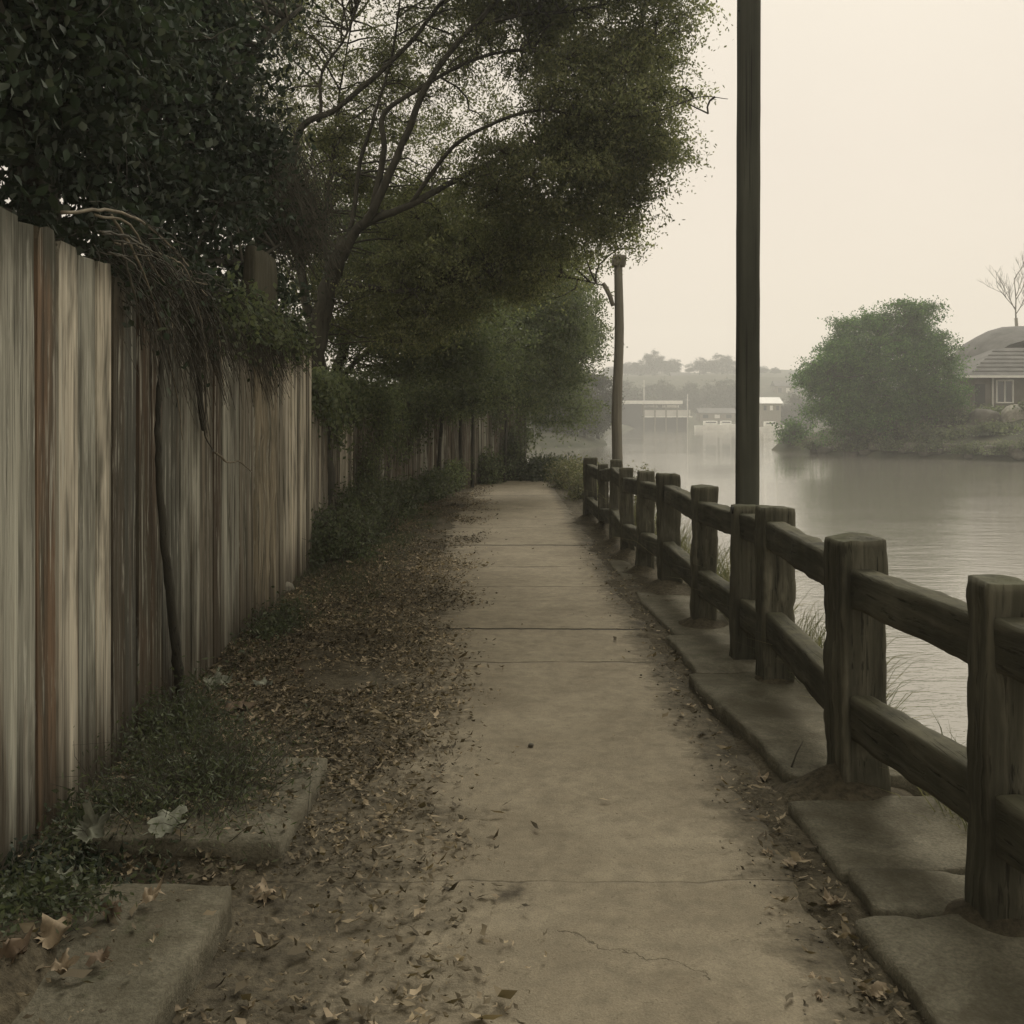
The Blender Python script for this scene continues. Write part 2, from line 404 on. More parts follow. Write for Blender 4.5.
# ------------------------------------------------------------------ terrain
WPOLY=np.array([(1.86,-60),(1.84,0),(1.8,8),(1.78,16),(1.95,22),(1.4,27),(-.5,31),(-8,40),(-34,50),(-44,66),(-14,77),(0,78.5),(5,78),(7,84),(9,110),
 (15,160),(23,205),(27,226),(48,229),(60,215),(52,170),(40,128),(25,88),(18.8,71),(19.6,65),(22.5,58.5),(26.4,53),(33,50),(50,48),(70,44),(120,38),(260,10),(260,-60)],float)
def sdist(X,Y):
    """distance to the shore line, positive on land"""
    X=np.asarray(X,float); Y=np.asarray(Y,float); d=np.full(X.shape,1e9); ins=np.zeros(X.shape,bool); n=len(WPOLY)
    for i in range(n):
        ax,ay=WPOLY[i]; bx,by=WPOLY[(i+1)%n]; ex,ey=bx-ax,by-ay
        t=np.clip(((X-ax)*ex+(Y-ay)*ey)/(ex*ex+ey*ey),0,1)
        d=np.minimum(d,np.hypot(X-(ax+t*ex),Y-(ay+t*ey)))
        if by!=ay:
            c=((ay>Y)!=(by>Y))&(X<(bx-ax)*(Y-ay)/(by-ay)+ax); ins^=c
    return np.where(ins,-d,d)
POSTS=[ # left edge, right edge, top, bottom of each timber post in the photo
 (965,1044,583,932),(826,888,540,797),(755,795,508,685),(690,718,487,624),(657,681,474,588),(636,655,471,571),(620,634,468,556),(609,622,460,542),(598,609,464,527),(583,597,458,517)]
def postpos(p):
    Y=(HC-.045)*1000/(p[3]-HOR); a=(p[0]-512)/1000; w=min(.21,(p[1]-p[0])/1000*Y/(1+a)); X=a*(Y+w)
    return X+w*.5, Y+w*.5, w
def height(X,Y):
    X=np.asarray(X,float); Y=np.asarray(Y,float)
    s=sdist(X,Y)+ .12*fbm(X*1.3,Y*1.3,3.0,2)*sstep(0,3,Y)
    near=1-sstep(60,75,Y)*1.0
    near=near*(X<14)
    wb=np.where(near>.5,.42,np.where((X>14)&(Y<130),1.2,3.0))
    h=-2.0+sstep(-wb*1.6,wb*.6,s)*2.0
    # banks and hills across the water
    right=(X>14)&(Y<130)
    h=h+np.where(right&(s>0),sstep(0,9,s)*1.9+.25*fbm(X*.4,Y*.4),0)
    h=h+np.where(s>0,sstep(235,330,Y)*13+sstep(330,480,Y)*8,0)*(1+.25*fbm(X*.02,Y*.02,9.0))
    h=h+np.where((near<.5)&(Y>=60)&(~right)&(s>0),sstep(0,10,s)*1.0,0)
    # near ground
    m=sstep(-8,-4,X)*(1-sstep(26,32,Y))*sstep(0,.25,s)
    n=fbm(X*1.7,Y*1.7,1.0,3)*.035+fbm(X*9,Y*9,2.0,3)*.018
    side=sstep(.62,1.05,-X)*.03+-sstep(1.1,1.6,-X)*.02+.145*sstep(1.04,1.22,-X+.10*fbm(X*3,Y*3,8.0,2))*(1-sstep(2.78,3.0,Y))+sstep(.86,.95,X)*.008-.035*np.exp(-((X-1.03)/.022)**2)*(1-sstep(6,9,Y))*sstep(-.4,.3,fbm(Y*1.5,Y*0+2,1.0,2))+sstep(1.1,1.2,X)*sstep(6,10,Y)*.03
    pathm=1-sstep(.55,.95,np.abs(X-.03))
    g=side+n*(1-pathm*.85)*(1-.75*sstep(1.0,1.06,X)*(1-sstep(6,9,Y)))-.022*pathm
    for p in POSTS:
        px_,py_,w=postpos(p)
        if p[3]==797: g=g+.07*np.exp(-(((X-1.2)/.2)**2+((Y-3.87)/.1)**2))
        g=g+.085*np.exp(-(((X-px_+.02)/.15)**2+((Y-py_+.03)/.17)**2))
    h=h+m*g
    return h

def axis(segs):
    out=[]
    for a,b,n in segs: out+=list(np.linspace(a,b,n,endpoint=False))
    out.append(segs[-1][1]); return np.array(out)
xs=axis([(-400,-60,14),(-60,-6,30),(-6,-2.4,28),(-2.4,2.5,165),(2.5,8,14),(8,60,60),(60,140,24),(140,400,10)])
ys=axis([(-60,0,14),(0,1.8,14),(1.8,9,250),(9,18,150),(18,34,90),(34,90,70),(90,260,60),(260,430,24)])
XX,YY=np.meshgrid(xs,ys,indexing='ij'); ZZ=height(XX,YY)
nx_,ny_=XX.shape; I=np.arange(nx_*ny_).reshape(nx_,ny_)
F=np.stack([I[:-1,:-1],I[1:,:-1],I[1:,1:],I[:-1,1:]],-1).reshape(-1,4)
g=np_mesh('ground',np.stack([XX,YY,ZZ],-1),4,M['ground'],F=F); tag(g,kind='structure')
g.data.polygons.foreach_set('use_smooth',[True]*len(g.data.polygons))

xs=np.linspace(-1.02,1.06,60); ys=np.concatenate([np.linspace(-2,2,20),np.linspace(2.05,12,160),np.linspace(12.2,23.5,60)])
XX,YY=np.meshgrid(xs,ys,indexing='ij'); XB=XX.copy(); bend=sstep(15,24,YY)*-.12; XB=XX+bend
ZZ=.006+.004*fbm(XX*1.5,YY*1.5,4.0,2)-.02*sstep(.9,1.05,np.abs(XX))
nx_,ny_=XX.shape; I=np.arange(nx_*ny_).reshape(nx_,ny_)
F=np.stack([I[:-1,:-1],I[1:,:-1],I[1:,1:],I[:-1,1:]],-1).reshape(-1,4)
p=np_mesh('path',np.stack([XB,YY,ZZ],-1),4,M['path'],F=F); tag(p,kind='structure')
p.data.polygons.foreach_set('use_smooth',[True]*len(p.data.polygons))

w=np_mesh('water',[(-60,-58,-.8),(258,-58,-.8),(258,240,-.8),(-60,240,-.8)],4,M['water']); tag(w,kind='structure')

def gz(x,y): return float(height(np.array([x]),np.array([y]))[0])

# ------------------------------------------------------------------ timber rail fence on the right
root=thing('rail_fence',(1.3,5.0,0),'mossy timber post and rail fence with two rails between the path and the water','fence')
centres=[]
for i,p in enumerate(POSTS):
    x,y,wd=postpos(p); top=HC-(p[2]-HOR)/1000*(y-wd*.4); h=top+.25
    mb=MB(); hw=wd*.5
    dm={1:.5}.get(i,.46)
    rot=Matrix.Rotation(math.radians([-3,5,2,-3,4,-2,3,-4,2,0][i]),4,'Z')@Matrix.Rotation(math.radians([.3,-.6,.3,.4,-.5,.6,-.8,.7,-.5,.4][i]),4,'Y')
    mt=Matrix.Translation((x,y,top-h/2))@rot
    flare=lambda o,h=h: Vector((o.x*(1+.10*max(0,(-o.z-h*.12)/h)),o.y*(1+.10*max(0,(-o.z-h*.12)/h)),o.z+0))
    mb.rbox((hw,hw,h/2),hw*.11,(14,14,56),mt,.016,6.5,3.1*i+1,flare)
    mb.build('post',M['rail'],root)
    centres.append((x,y,top,wd))
# the slim post beside the tall pole
xt,yt=1.392,5.98
slim=(xt,yt)
mb=MB(); mb.rbox((.082,.06,.62),.012,(8,8,34),Matrix.Translation((xt,yt,HC-(505-HOR)/1000*5.98-.62))@Matrix.Rotation(.01,4,'Y'),.008,6,44); 
o=mb.build('post',M['rail'],root); o['label']='slim squared post beside the tall pole'
def rail(a,b,z0,z1,hh,seed,shift=-.014):
    a=Vector((a[0]+shift,a[1],z0)); b=Vector((b[0]+shift,b[1],z1)); d=b-a; ln=d.length
    q=d.to_track_quat('Y','Z').to_matrix().to_4x4()
    mt=Matrix.Translation((a+b)/2)@q@Matrix.Rotation(random.uniform(-.05,.05),4,'Y')
    mb=MB(); mb.rbox((.047,ln/2,hh/2),.009,(6,int(16+ln*20),8),mt,.011,5,seed); mb.build('rail',M['railbeam'],root)
first=(1.50,1.35)
for k,(x,y) in enumerate(((1.50,1.35),(1.56,-.25),(1.6,-1.9))):
    mb=MB(); mb.rbox((.095,.095,.62),.012,(10,10,40),Matrix.Translation((x,y,.38))@Matrix.Rotation(.05*k,4,'Z'),.014,6.5,60+k); mb.build('post',M['rail'],root)
seq=[first]+[(c[0],c[1]) for c in centres]
tops=[1.0]+[c[2] for c in centres]
for (a,b) in (((1.6,-1.9),(1.56,-.25)),((1.56,-.25),(1.50,1.35))):
    rail(a,b,.835,.835,.15,int(b[1]*9+50)); rail(a,b,.34,.34,.17,int(b[1]*9+70))
for i in range(len(seq)-1):
    a,b=seq[i],seq[i+1]
    if i==0: a=(a[0],a[1])
    for (zt,hh,sd) in ((-.165,.15,1),(-.66,.17,2)):
        ja=random.uniform(-.02,.02); jb=random.uniform(-.02,.02)
        rail(a,b,tops[i]+zt+ja,tops[i+1]+zt+jb,hh,i*7+sd)
mb=MB(); mb.tube([(xt-.085,yt-.02,.93),(xt-.06,yt-.02,.93)],[.022,.022],10); mb.build('bolt',M['metal'],root,smooth=False)

# ------------------------------------------------------------------ poles
py=6.45; pxx=(748.5-512)/1000*py
root=thing('utility_pole',(pxx,py,-.1),'tall dark straight timber pole rising out of frame behind the rail fence','pole')
mb=MB(); mb.rbox((.0665,.0665,3.8),.014,(5,5,50),Matrix.Translation((pxx,py,3.6))@Matrix.Rotation(math.radians(.18),4,'Y'),.003,3,9); mb.build('shaft',M['pole'],root)
mb=MB()
for k in range(3):
    mb=MB(); mb.tube([(pxx-.075,py-.02,2.2+k*1.9),(pxx-.06,py-.02,2.2+k*1.9)],[.008,.008],6); mb.build('nail',M['metal'],root)
py=15.0; base=P(616.5,460,py); top=P(619,262,py)
root=thing('utility_pole',(base.x,py,gz(base.x,py)),'shorter grey pole with a capped top and a side strut beyond the fence end','pole')
mb=MB(); pts=[Vector((base.x,py,-.2)).lerp(top,t/12)+Vector((.012*math.sin(t*.9),0,0)) for t in range(13)]
mb.tube(pts,[.088-.002*t for t in range(13)],12,wob=.08); mb.build('shaft',M['farpole'],root)
mb=MB(); c=P(619,261,py); mb.rbox((.10,.09,.085),.02,(6,6,6),Matrix.Translation(c)@Matrix.Rotation(.06,4,'Y'),.012,8,3); mb.build('cap_block',M['farpole'],root)
mb=MB(); mb.tube([P(603,283,py),P(606,288,py),P(610,296,py),P(613,306,py)],[.028,.035,.035,.03],8); mb.build('strut',M['farpole'],root)

# ------------------------------------------------------------------ kerb slabs
def slab(x0,x1,y0,y1,zt,label,th=.12,tilt=(0,0),skew=0.0,seed=0,seg=None,amp=.016):
    """flat broken slab: ragged outline with chipped but hard edges"""
    W=x1-x0; Ln=y1-y0; nx=max(8,int(W/.03)); ny=max(6,int(Ln/.022)); cx,cy=(x0+x1)/2,(y0+y1)/2
    u,v=np.meshgrid(np.linspace(-.5,.5,nx+1),np.linspace(-.5,.5,ny+1),indexing='ij')
    X=u*W; Y=v*Ln
    ex=fbm(Y*2.2+seed*5,Y*0+seed,1.0,5)*amp*1.8; ey=fbm(X*2.2+seed*3,X*0-seed,4.0,5)*amp*1.2
    X=X+ex*(np.abs(u)*2)**6; Y=Y+ey*(np.abs(v)*2)**6
    # broken corners
    cr=np.maximum(0,np.abs(u)*W-(W/2-.05))+np.maximum(0,np.abs(v)*Ln-(Ln/2-.05)); cut=np.maximum(0,cr-.085)*(1+2*np.maximum(0,fbm(X*2+seed,Y*2,6.0,2)))
    X=X-np.sign(u)*cut*.5; Y=Y-np.sign(v)*cut*.5
    edge=np.minimum(W/2-np.abs(u)*W,Ln/2-np.abs(v)*Ln)
    Z=fbm(X*3+seed,Y*3,2.0,4)*.007-(edge<.012)*np.maximum(0,fbm(X*14,Y*14,seed*1.0,2)+.1)*.016+tilt[0]*Y-tilt[1]*X
    c_,s_=math.cos(skew),math.sin(skew); XX=X*c_-Y*s_+cx; YY=X*s_+Y*c_+cy; ZZ=zt+Z
    V=np.stack([XX,YY,ZZ],-1).reshape(-1,3); I=np.arange((nx+1)*(ny+1)).reshape(nx+1,ny+1)
    F=np.stack([I[:-1,:-1],I[1:,:-1],I[1:,1:],I[:-1,1:]],-1).reshape(-1,4)
    ring=np.concatenate([I[:-1,0],I[-1,:-1],I[1:,-1][::-1],I[0,1:][::-1]]); m=len(ring); B=[]; off=len(V)
    for k,dz in enumerate((.05,th)):
        q=V[ring].copy(); q[:,2]-=dz; jt=fbm(q[:,0]*9,q[:,1]*9,3.0+k,3)*.012
        q[:,0]+=jt; q[:,1]+=jt; B.append(q)
    V=np.concatenate([V]+B); a=ring; b=off+np.arange(m); c=off+m+np.arange(m); n1=np.roll
    F=np.concatenate([F,np.stack([n1(a,-1),a,b,n1(b,-1)],1),np.stack([n1(b,-1),b,c,n1(c,-1)],1)])
    V=V-np.array([cx,cy,zt-th]); o=np_mesh('kerb_slab',V,4,M['kerb'],F=F); o.location=(cx,cy,zt-th)
    tag(o,label,'concrete slab','broken concrete slabs edging the path'); return o
slab(1.02,1.95,-2.2,.58,.05,'concrete slab beside the viewer at the start of the rail fence',amp=.02,seed=11)
slab(1.02,1.95,.6,2.86,.056,'right concrete slab at the bottom corner under the nearest fence post',tilt=(.006,-.015),amp=.02,seed=1,skew=.035,seg=(24,60,5))
slab(1.06,1.92,2.885,3.165,.044,'narrow concrete slab piece between a thin crack and the nearest fence post',amp=.02,tilt=(0,.02),seed=2,seg=(24,10,5))
slab(1.03,1.92,3.172,3.76,.056,'sloping concrete slab just in front of the second fence post',amp=.02,seed=3,skew=.03,tilt=(.02,-.02),seg=(24,20,5))
slab(1.04,1.88,3.97,5.58,.058,'long right concrete slab between the second and third fence posts',amp=.02,seed=4,skew=.07,tilt=(0,.012),seg=(24,50,5))
slab(1.02,1.86,5.63,6.60,.048,'right concrete slab beside the slim post below the tall pole',amp=.02,seed=5,skew=.05)
slab(1.05,1.84,6.66,8.3,.036,'half buried concrete slab beyond the slim post on the right',seed=6,skew=.03)
slab(1.0,1.80,8.35,10.5,.024,'most distant half buried concrete slab on the fence side',seed=7,skew=.03)
slab(-1.72,-.81,.7,2.93,.115,'raised concrete kerb slab at the lower left corner',th=.14,seed=8,skew=.015,seg=(30,60,6),amp=.012)
slab(-1.42,-.76,3.30,4.14,.085,'short broken kerb slab half covered by weeds on the left',th=.12,seed=9,skew=-.02,amp=.014)
# ------------------------------------------------------------------ board fence on the left
def fx(Y): return -1.467-.054*Y
GREY=(.39,.375,.30); GREYD=(.16,.155,.125); RUST=(.165,.11,.068); BRN=(.12,.10,.07); BRN2=(.25,.22,.165); PALE=(.60,.54,.42); REDB=(.145,.11,.075)
def tint_at(Y,i):
    r=random.random()
    if Y<3.42: c=[GREY,GREY,GREYD][int(r*3)]
    elif Y<3.66: c=RUST if Y>3.5 else GREYD
    elif Y<4.2: c=GREY if r<.8 else PALE
    elif Y<5.25: c=[BRN,BRN,GREYD,REDB][int(r*4)]
    elif Y<5.9: c=[BRN2,GREY,BRN][int(r*3)]
    elif Y<6.6: c=[GREY,BRN2,REDB][int(r*3)]
    elif Y<7.5: c=[REDB,BRN,BRN2][int(r*3)]
    else: c=PALE if r<.75 else BRN2
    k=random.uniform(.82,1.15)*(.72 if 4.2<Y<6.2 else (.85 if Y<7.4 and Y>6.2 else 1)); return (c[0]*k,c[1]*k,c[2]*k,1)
def board_panel(root,P0,P1,name,tintf,top=2.1,side=1,rag=.025,bw=.185,base=.0):
    """vertical boards from P0 to P1"""
    d=Vector((P1[0]-P0[0],P1[1]-P0[1],0)); ln=d.length; d.normalize(); nrm=Vector((d.y,-d.x,0))*side
    mb=MB(); t=0; i=0
    while t<ln-.02:
        w=min(bw*random.uniform(.85,1.12),ln-t); g=random.uniform(.014,.024)
        c=Vector((P0[0],P0[1],0))+d*(t+w/2); off=random.uniform(-.004,.006); lean=random.uniform(-.006,.006)
        z0=gz(c.x+.1,c.y)-.04+base+random.uniform(0,.03); z1=top+random.uniform(-rag,rag)
        hw=(w-g)/2; th=.011; col=tintf(c.y,i)
        zc=[z0,z0+.5*(z1-z0),z1-.05,z1]; wv=[hw,hw,hw,hw*random.uniform(.72,1.0)]
        vs=[]; bow=random.uniform(-.006,.006); cup=random.uniform(-.002,.002)
        for k,z in enumerate(zc):
            s=(z-z0)/(z1-z0); o=c+nrm*(off+bow*math.sin(s*math.pi))+d*(lean*s*2)
            wk=wv[k]
            for a,b in ((-wk,-th),(0,-th-cup),(wk,-th),(wk,th),(0,th+cup),(-wk,th)):
                vs.append(o+d*a+nrm*b+Vector((0,0,z+(random.uniform(-.01,.01) if k==3 else 0))))
        fs=[]
        for k in range(len(zc)-1):
            for j in range(6): fs.append((k*6+j,k*6+(j+1)%6,(k+1)*6+(j+1)%6,(k+1)*6+j))
        fs.append((18,19,20,21,22,23)); fs.append((5,4,3,2,1,0))
        mb.add(vs,fs,col); t+=w; i+=1
    return mb.build(name,M['boards'],root,smooth=False)
root=thing('board_fence',(fx(5),5.0,0),'tall weathered vertical board fence along the left side of the path','fence')
bays=[.6,2.35,4.2,5.25,7.5,9.95]
labs=[None,'grey weathered boards with one rust brown board',None,'dark brown boards behind the climbing stem',None,'pale bleached boards at the far end']
bl=[None,'pale grey boards with a rust brown stain','dark brown boards behind the hanging vines','mixed grey and reddish brown boards','pale bleached boards at the far end']
for k in range(len(bays)-1):
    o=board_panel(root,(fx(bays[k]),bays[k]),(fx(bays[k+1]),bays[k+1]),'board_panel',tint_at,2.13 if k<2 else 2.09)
    if bl[k]: o['label']=bl[k]
for yb in (2.4,4.8,7.2,9.8):
    mb=MB(); mb.rbox((.05,.05,1.1),.008,(4,4,12),Matrix.Translation((fx(yb)-.09,yb,1.0)),.004,5,yb); mb.build('post',M['rail'],root)
for z in (.45,1.75):
    mb=MB(); a=Vector((fx(.6)-.055,.6,z)); b=Vector((fx(9.9)-.055,9.9,z)); mb.tube([a,b],[.035,.035],4); mb.build('rail',M['rail'],root,smooth=False)
# the stub that sticks up above the boards
mb=MB(); c=Vector((fx(7.45)+.0,7.45,0)); mb.rbox((.05,.34,1.36),.03,(5,12,30),Matrix.Translation((c.x,c.y,1.36)),.02,3,5)
mb.c=[(.26,.22,.15,1)]*len(mb.f); o=mb.build('raised_board',M['boards'],root); o['label']='broad raised board standing above the fence top'

# second fence beyond the first, curving across the end of the path
pts=[(-2.12,10.25),(-2.1,13.0),(-1.95,16.0),(-1.5,19.2),(-.75,22.3),(.35,25.2)]
root=thing('board_fence',(-1.95,15,0),'shadowed brown board fence beyond the first one curving behind the shrubs','fence')
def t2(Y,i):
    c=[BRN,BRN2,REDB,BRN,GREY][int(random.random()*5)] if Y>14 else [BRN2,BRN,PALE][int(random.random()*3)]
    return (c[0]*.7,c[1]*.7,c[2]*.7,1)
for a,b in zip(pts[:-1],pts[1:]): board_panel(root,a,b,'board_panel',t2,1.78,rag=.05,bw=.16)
for a in pts: 
    mb=MB(); mb.rbox((.05,.05,.95),.008,(3,3,8),Matrix.Translation((a[0]-.09,a[1]+.02,.9)),.004,5,a[1]); mb.build('post',M['rail'],root)

# ------------------------------------------------------------------ foliage
def frames(n,rng,flat=0.0):
    a=rng.normal(size=(n,3)); a[:,2]-=.35; a/=np.linalg.norm(a,axis=1)[:,None]
    b=rng.normal(size=(n,3)); b-=a*(a*b).sum(1)[:,None]; b/=np.linalg.norm(b,axis=1)[:,None]
    return a,b
def leaves(C,Lg,W,rng,quads=1,down=0.0):
    n=len(C); a,b=frames(n,rng)
    if down: a[:,2]-=down; a/=np.linalg.norm(a,axis=1)[:,None]; b-=a*(a*b).sum(1)[:,None]; b/=np.linalg.norm(b,axis=1)[:,None]
    l=(Lg*rng.uniform(.6,1.25,n))[:,None]; w=(W*rng.uniform(.6,1.25,n))[:,None]; c=np.cross(a,b)
    if quads==1:
        V=np.stack([C-a*l*.5, C+b*w*.5-a*l*.05, C+a*l*.5, C-b*w*.5-a*l*.05],1).reshape(-1,3)
        return V,np.arange(4*n).reshape(-1,4)
    # folded leaf with a mid rib, two quads
    v0=C-a*l*.5; v1=C+a*l*.5+c*l*-.12; r=C+c*l*-.06
    V=np.stack([v0, C+b*w*.5-a*l*.12+c*l*.08, v1, C-b*w*.5-a*l*.12+c*l*.08, C+b*w*.36+a*l*.22+c*l*.03, C-b*w*.36+a*l*.22+c*l*.03],1).reshape(-1,3)
    i=np.arange(n)*6
    F=np.concatenate([np.stack([i,i+1,i+4,i+2],1),np.stack([i,i+2,i+5,i+3],1)])
    return V,F
def sample_lobes(lobes,n,rng,shell=.5,gap=0.0,gs=1.2):
    """clump centres in ellipsoids (centre, radii, weight)"""
    w=np.array([l[2]*l[1][0]*l[1][1]*l[1][2] for l in lobes]); w/=w.sum(); out=[]
    tot=0
    while tot<n:
        k=rng.choice(len(lobes),size=n,p=w); u=rng.normal(size=(n,3)); u/=np.linalg.norm(u,axis=1)[:,None]
        r=rng.random(n)**(1/3*(1-shell)+.05); 
        c=np.array([list(l[0]) for l in lobes])[k]; R=np.array([l[1] for l in lobes])[k]
        q=c+u*R*r[:,None]*(1+.22*vnoise(u[:,0]*2.5+k,u[:,1]*2.5,u[:,2]*2.5))[:,None]
        if gap: q=q[fbm(q[:,0]*gs+9,q[:,1]*gs,q[:,2]*gs,2)>gap-.5+rng.random(len(q))*.25-.1]
        out.append(q); tot+=len(q)
    return np.concatenate(out)[:n]
def twig_mesh(P0,P1,r0,r1,name,mat,parent,sag=.12,rng=None,nseg=3,extra=None,raw=False):
    """many thin three-sided bending twigs as one mesh"""
    n=len(P0); rings=[]
    D=P1-P0; ln=np.linalg.norm(D,axis=1)[:,None]; u=D/np.maximum(ln,1e-6)
    s=np.cross(u,np.array([0.3,.2,1.0])); s/=np.linalg.norm(s,axis=1)[:,None]+1e-9; t=np.cross(u,s)
    side=rng.normal(size=(n,1))*.12*ln
    for k in range(nseg+1):
        f=k/nseg; bend=4*f*(1-f)
        c=P0+D*f+s*side*bend; c[:,2]+=(sag*ln[:,0])*bend
        r=(r0+(r1-r0)*f); r=np.asarray(r).reshape(-1,1)*np.ones((n,1))
        for a in range(3):
            an=2*math.pi*a/3; rings.append(c+(s*math.cos(an)+t*math.sin(an))*r)
    V=np.stack(rings,1); per=(nseg+1)*3; F=[]
    base=np.arange(n)*per
    for k in range(nseg):
        for a in range(3):
            b=(a+1)%3; F.append(np.stack([base+k*3+a,base+k*3+b,base+(k+1)*3+b,base+(k+1)*3+a],1))
    V=V.reshape(-1,3); F=np.concatenate(F)
    if raw: return V,F
    for v_,f_ in (extra or []): F=np.concatenate([F,f_+len(V)]); V=np.concatenate([V,v_])
    return np_mesh(name,V,4,mat,parent,F=F)
def smooth_line(pts,n=8,jit=0.0):
    pts=[Vector(p) for p in pts]; out=[]
    q=[pts[0]*2-pts[1]]+pts+[pts[-1]*2-pts[-2]]
    for i in range(1,len(q)-2):
        for k in range(n):
            t=k/n; a,b,c,d=q[i-1],q[i],q[i+1],q[i+2]
            p=.5*((2*b)+(c-a)*t+(2*a-5*b+4*c-d)*t*t+(3*b-a-3*c+d)*t**3)
            if jit: p=p+Vector((random.uniform(-1,1),random.uniform(-1,1),random.uniform(-1,1)))*jit
            out.append(p)
    out.append(pts[-1]); return out
def tree(name,base,label,cat,lobes,limbs,leafmat,nclump,nleaf,spread,lsize,shell=.45,gap=.0,gs=1.2,quads=1,twig_r=.006,group=None,bark='bark',flat=.6,down=.2,seed=1,twigs=True,sub=0,subr=.3,nt=5,tl=2.0,loose=.25):
    rng=np.random.default_rng(seed); root=thing(name,base,label,cat,group)
    mbT=MB(); mbL=MB(); LP=[]
    for k,(pts,r0,r1) in enumerate(limbs):
        k_=.78 if name=='broadleaf_tree' and k else 1.0; r0*=k_; r1*=k_
        sp=smooth_line(pts,6,r1*.4); m=len(sp); rr=[r0+(r1-r0)*(i/(m-1))**.8 for i in range(m)]
        (mbT if k==0 else mbL).tube(sp,rr,12 if r0>.08 else 7,wob=.18,seed=k*3.3)
        LP+= [tuple(p) for p in (sp if k else sp[m//2:])]
    mbT.build('trunk',M[bark],root)
    if mbL.v: mbL.build('limbs',M[bark],root)
    if sub:
        Q=sample_lobes(lobes,sub,rng,shell,gap,gs); R=subr*rng.uniform(.55,1.35,sub)
        k=rng.choice(sub,size=nclump,p=R**2.2/(R**2.2).sum()); u=rng.normal(size=(nclump,3)); u[:,2]=np.abs(u[:,2])*.9-.35*rng.random(nclump); u/=np.linalg.norm(u,axis=1)[:,None]
        C=Q[k]+u*(R[k]*rng.random(nclump)**.4)[:,None]*np.array([1,1,.62])
        nl=int(nclump*loose)
        if nl: C[:nl]=sample_lobes(lobes,nl,rng,shell*.6,0,gs); k[:nl]=((C[:nl,None,:]-Q[None])**2).sum(2).argmin(1)
    else: C=sample_lobes(lobes,nclump,rng,shell,gap,gs)
    LP=np.array(LP)
    if twigs:
        if sub:
            # smaller boughs run from the limbs to each leaf mass, thin twigs fan out from there
            d=((Q[:,None,:]-LP[None])**2).sum(2)+(np.maximum(0,LP[None,:,2]-Q[:,None,2]+.15)**2)*1.5
            d=(d+.05)*rng.uniform(.6,1.7,d.shape); B0=LP[d.argmin(1)]; wob_=rng.normal(size=Q.shape)*.11*np.linalg.norm(Q-B0,axis=1)[:,None]; Mi=B0+(Q-B0)*.5+wob_+np.array([0,0,.06])
            boughs=[twig_mesh(B0,Mi,twig_r*2.4,twig_r*1.7,'',None,None,.03,rng,raw=True),twig_mesh(Mi,Q,twig_r*1.7,twig_r*.9,'',None,None,.03,rng,raw=True)]
        P0=Q[k] if sub else np.empty_like(C)
        for i in range(0,0 if sub else len(C),2000):
            q=C[i:i+2000]; d=((q[:,None,:]-LP[None])**2).sum(2)+ (np.maximum(0,LP[None,:,2]-q[:,None,2])**2)*1.0
            P0[i:i+2000]=LP[d.argmin(1)]
        twig_mesh(P0,C,twig_r*(.55 if sub else 1),twig_r*.25,'twigs',M['twig'],root,.05,rng,extra=boughs if sub else None)
    n=nclump*nleaf; cc=np.repeat(C,nleaf,0)
    # each clump carries short twiglets with leaves set along them
    per=max(1,nleaf//nt); nleaf=per*nt; ntw=nclump*nt
    cen=np.repeat(C,nt,0); dr=rng.normal(size=(ntw,3)); dr[:,2]=dr[:,2]*.6-down*.8; dr/=np.linalg.norm(dr,axis=1)[:,None]
    st=cen+rng.normal(size=(ntw,3))*spread*.22*np.array([1,1,flat])
    ln=spread*tl*rng.uniform(.5,1.2,(ntw,1))
    t=(np.tile(np.arange(per),ntw)+rng.random(ntw*per))/per
    D=np.repeat(dr*ln,per,0); base_=np.repeat(st,per,0)
    pos=base_+D*t[:,None]; pos[:,2]-=(t**2)*np.repeat(ln[:,0],per)*.18
    cc=pos; o=rng.normal(size=pos.shape)*lsize[0]*.42
    V,F=leaves(cc+o,lsize[0],lsize[1],rng,quads,down)
    np_mesh('crown',V,4,M[leafmat],root,F=F)
    return root

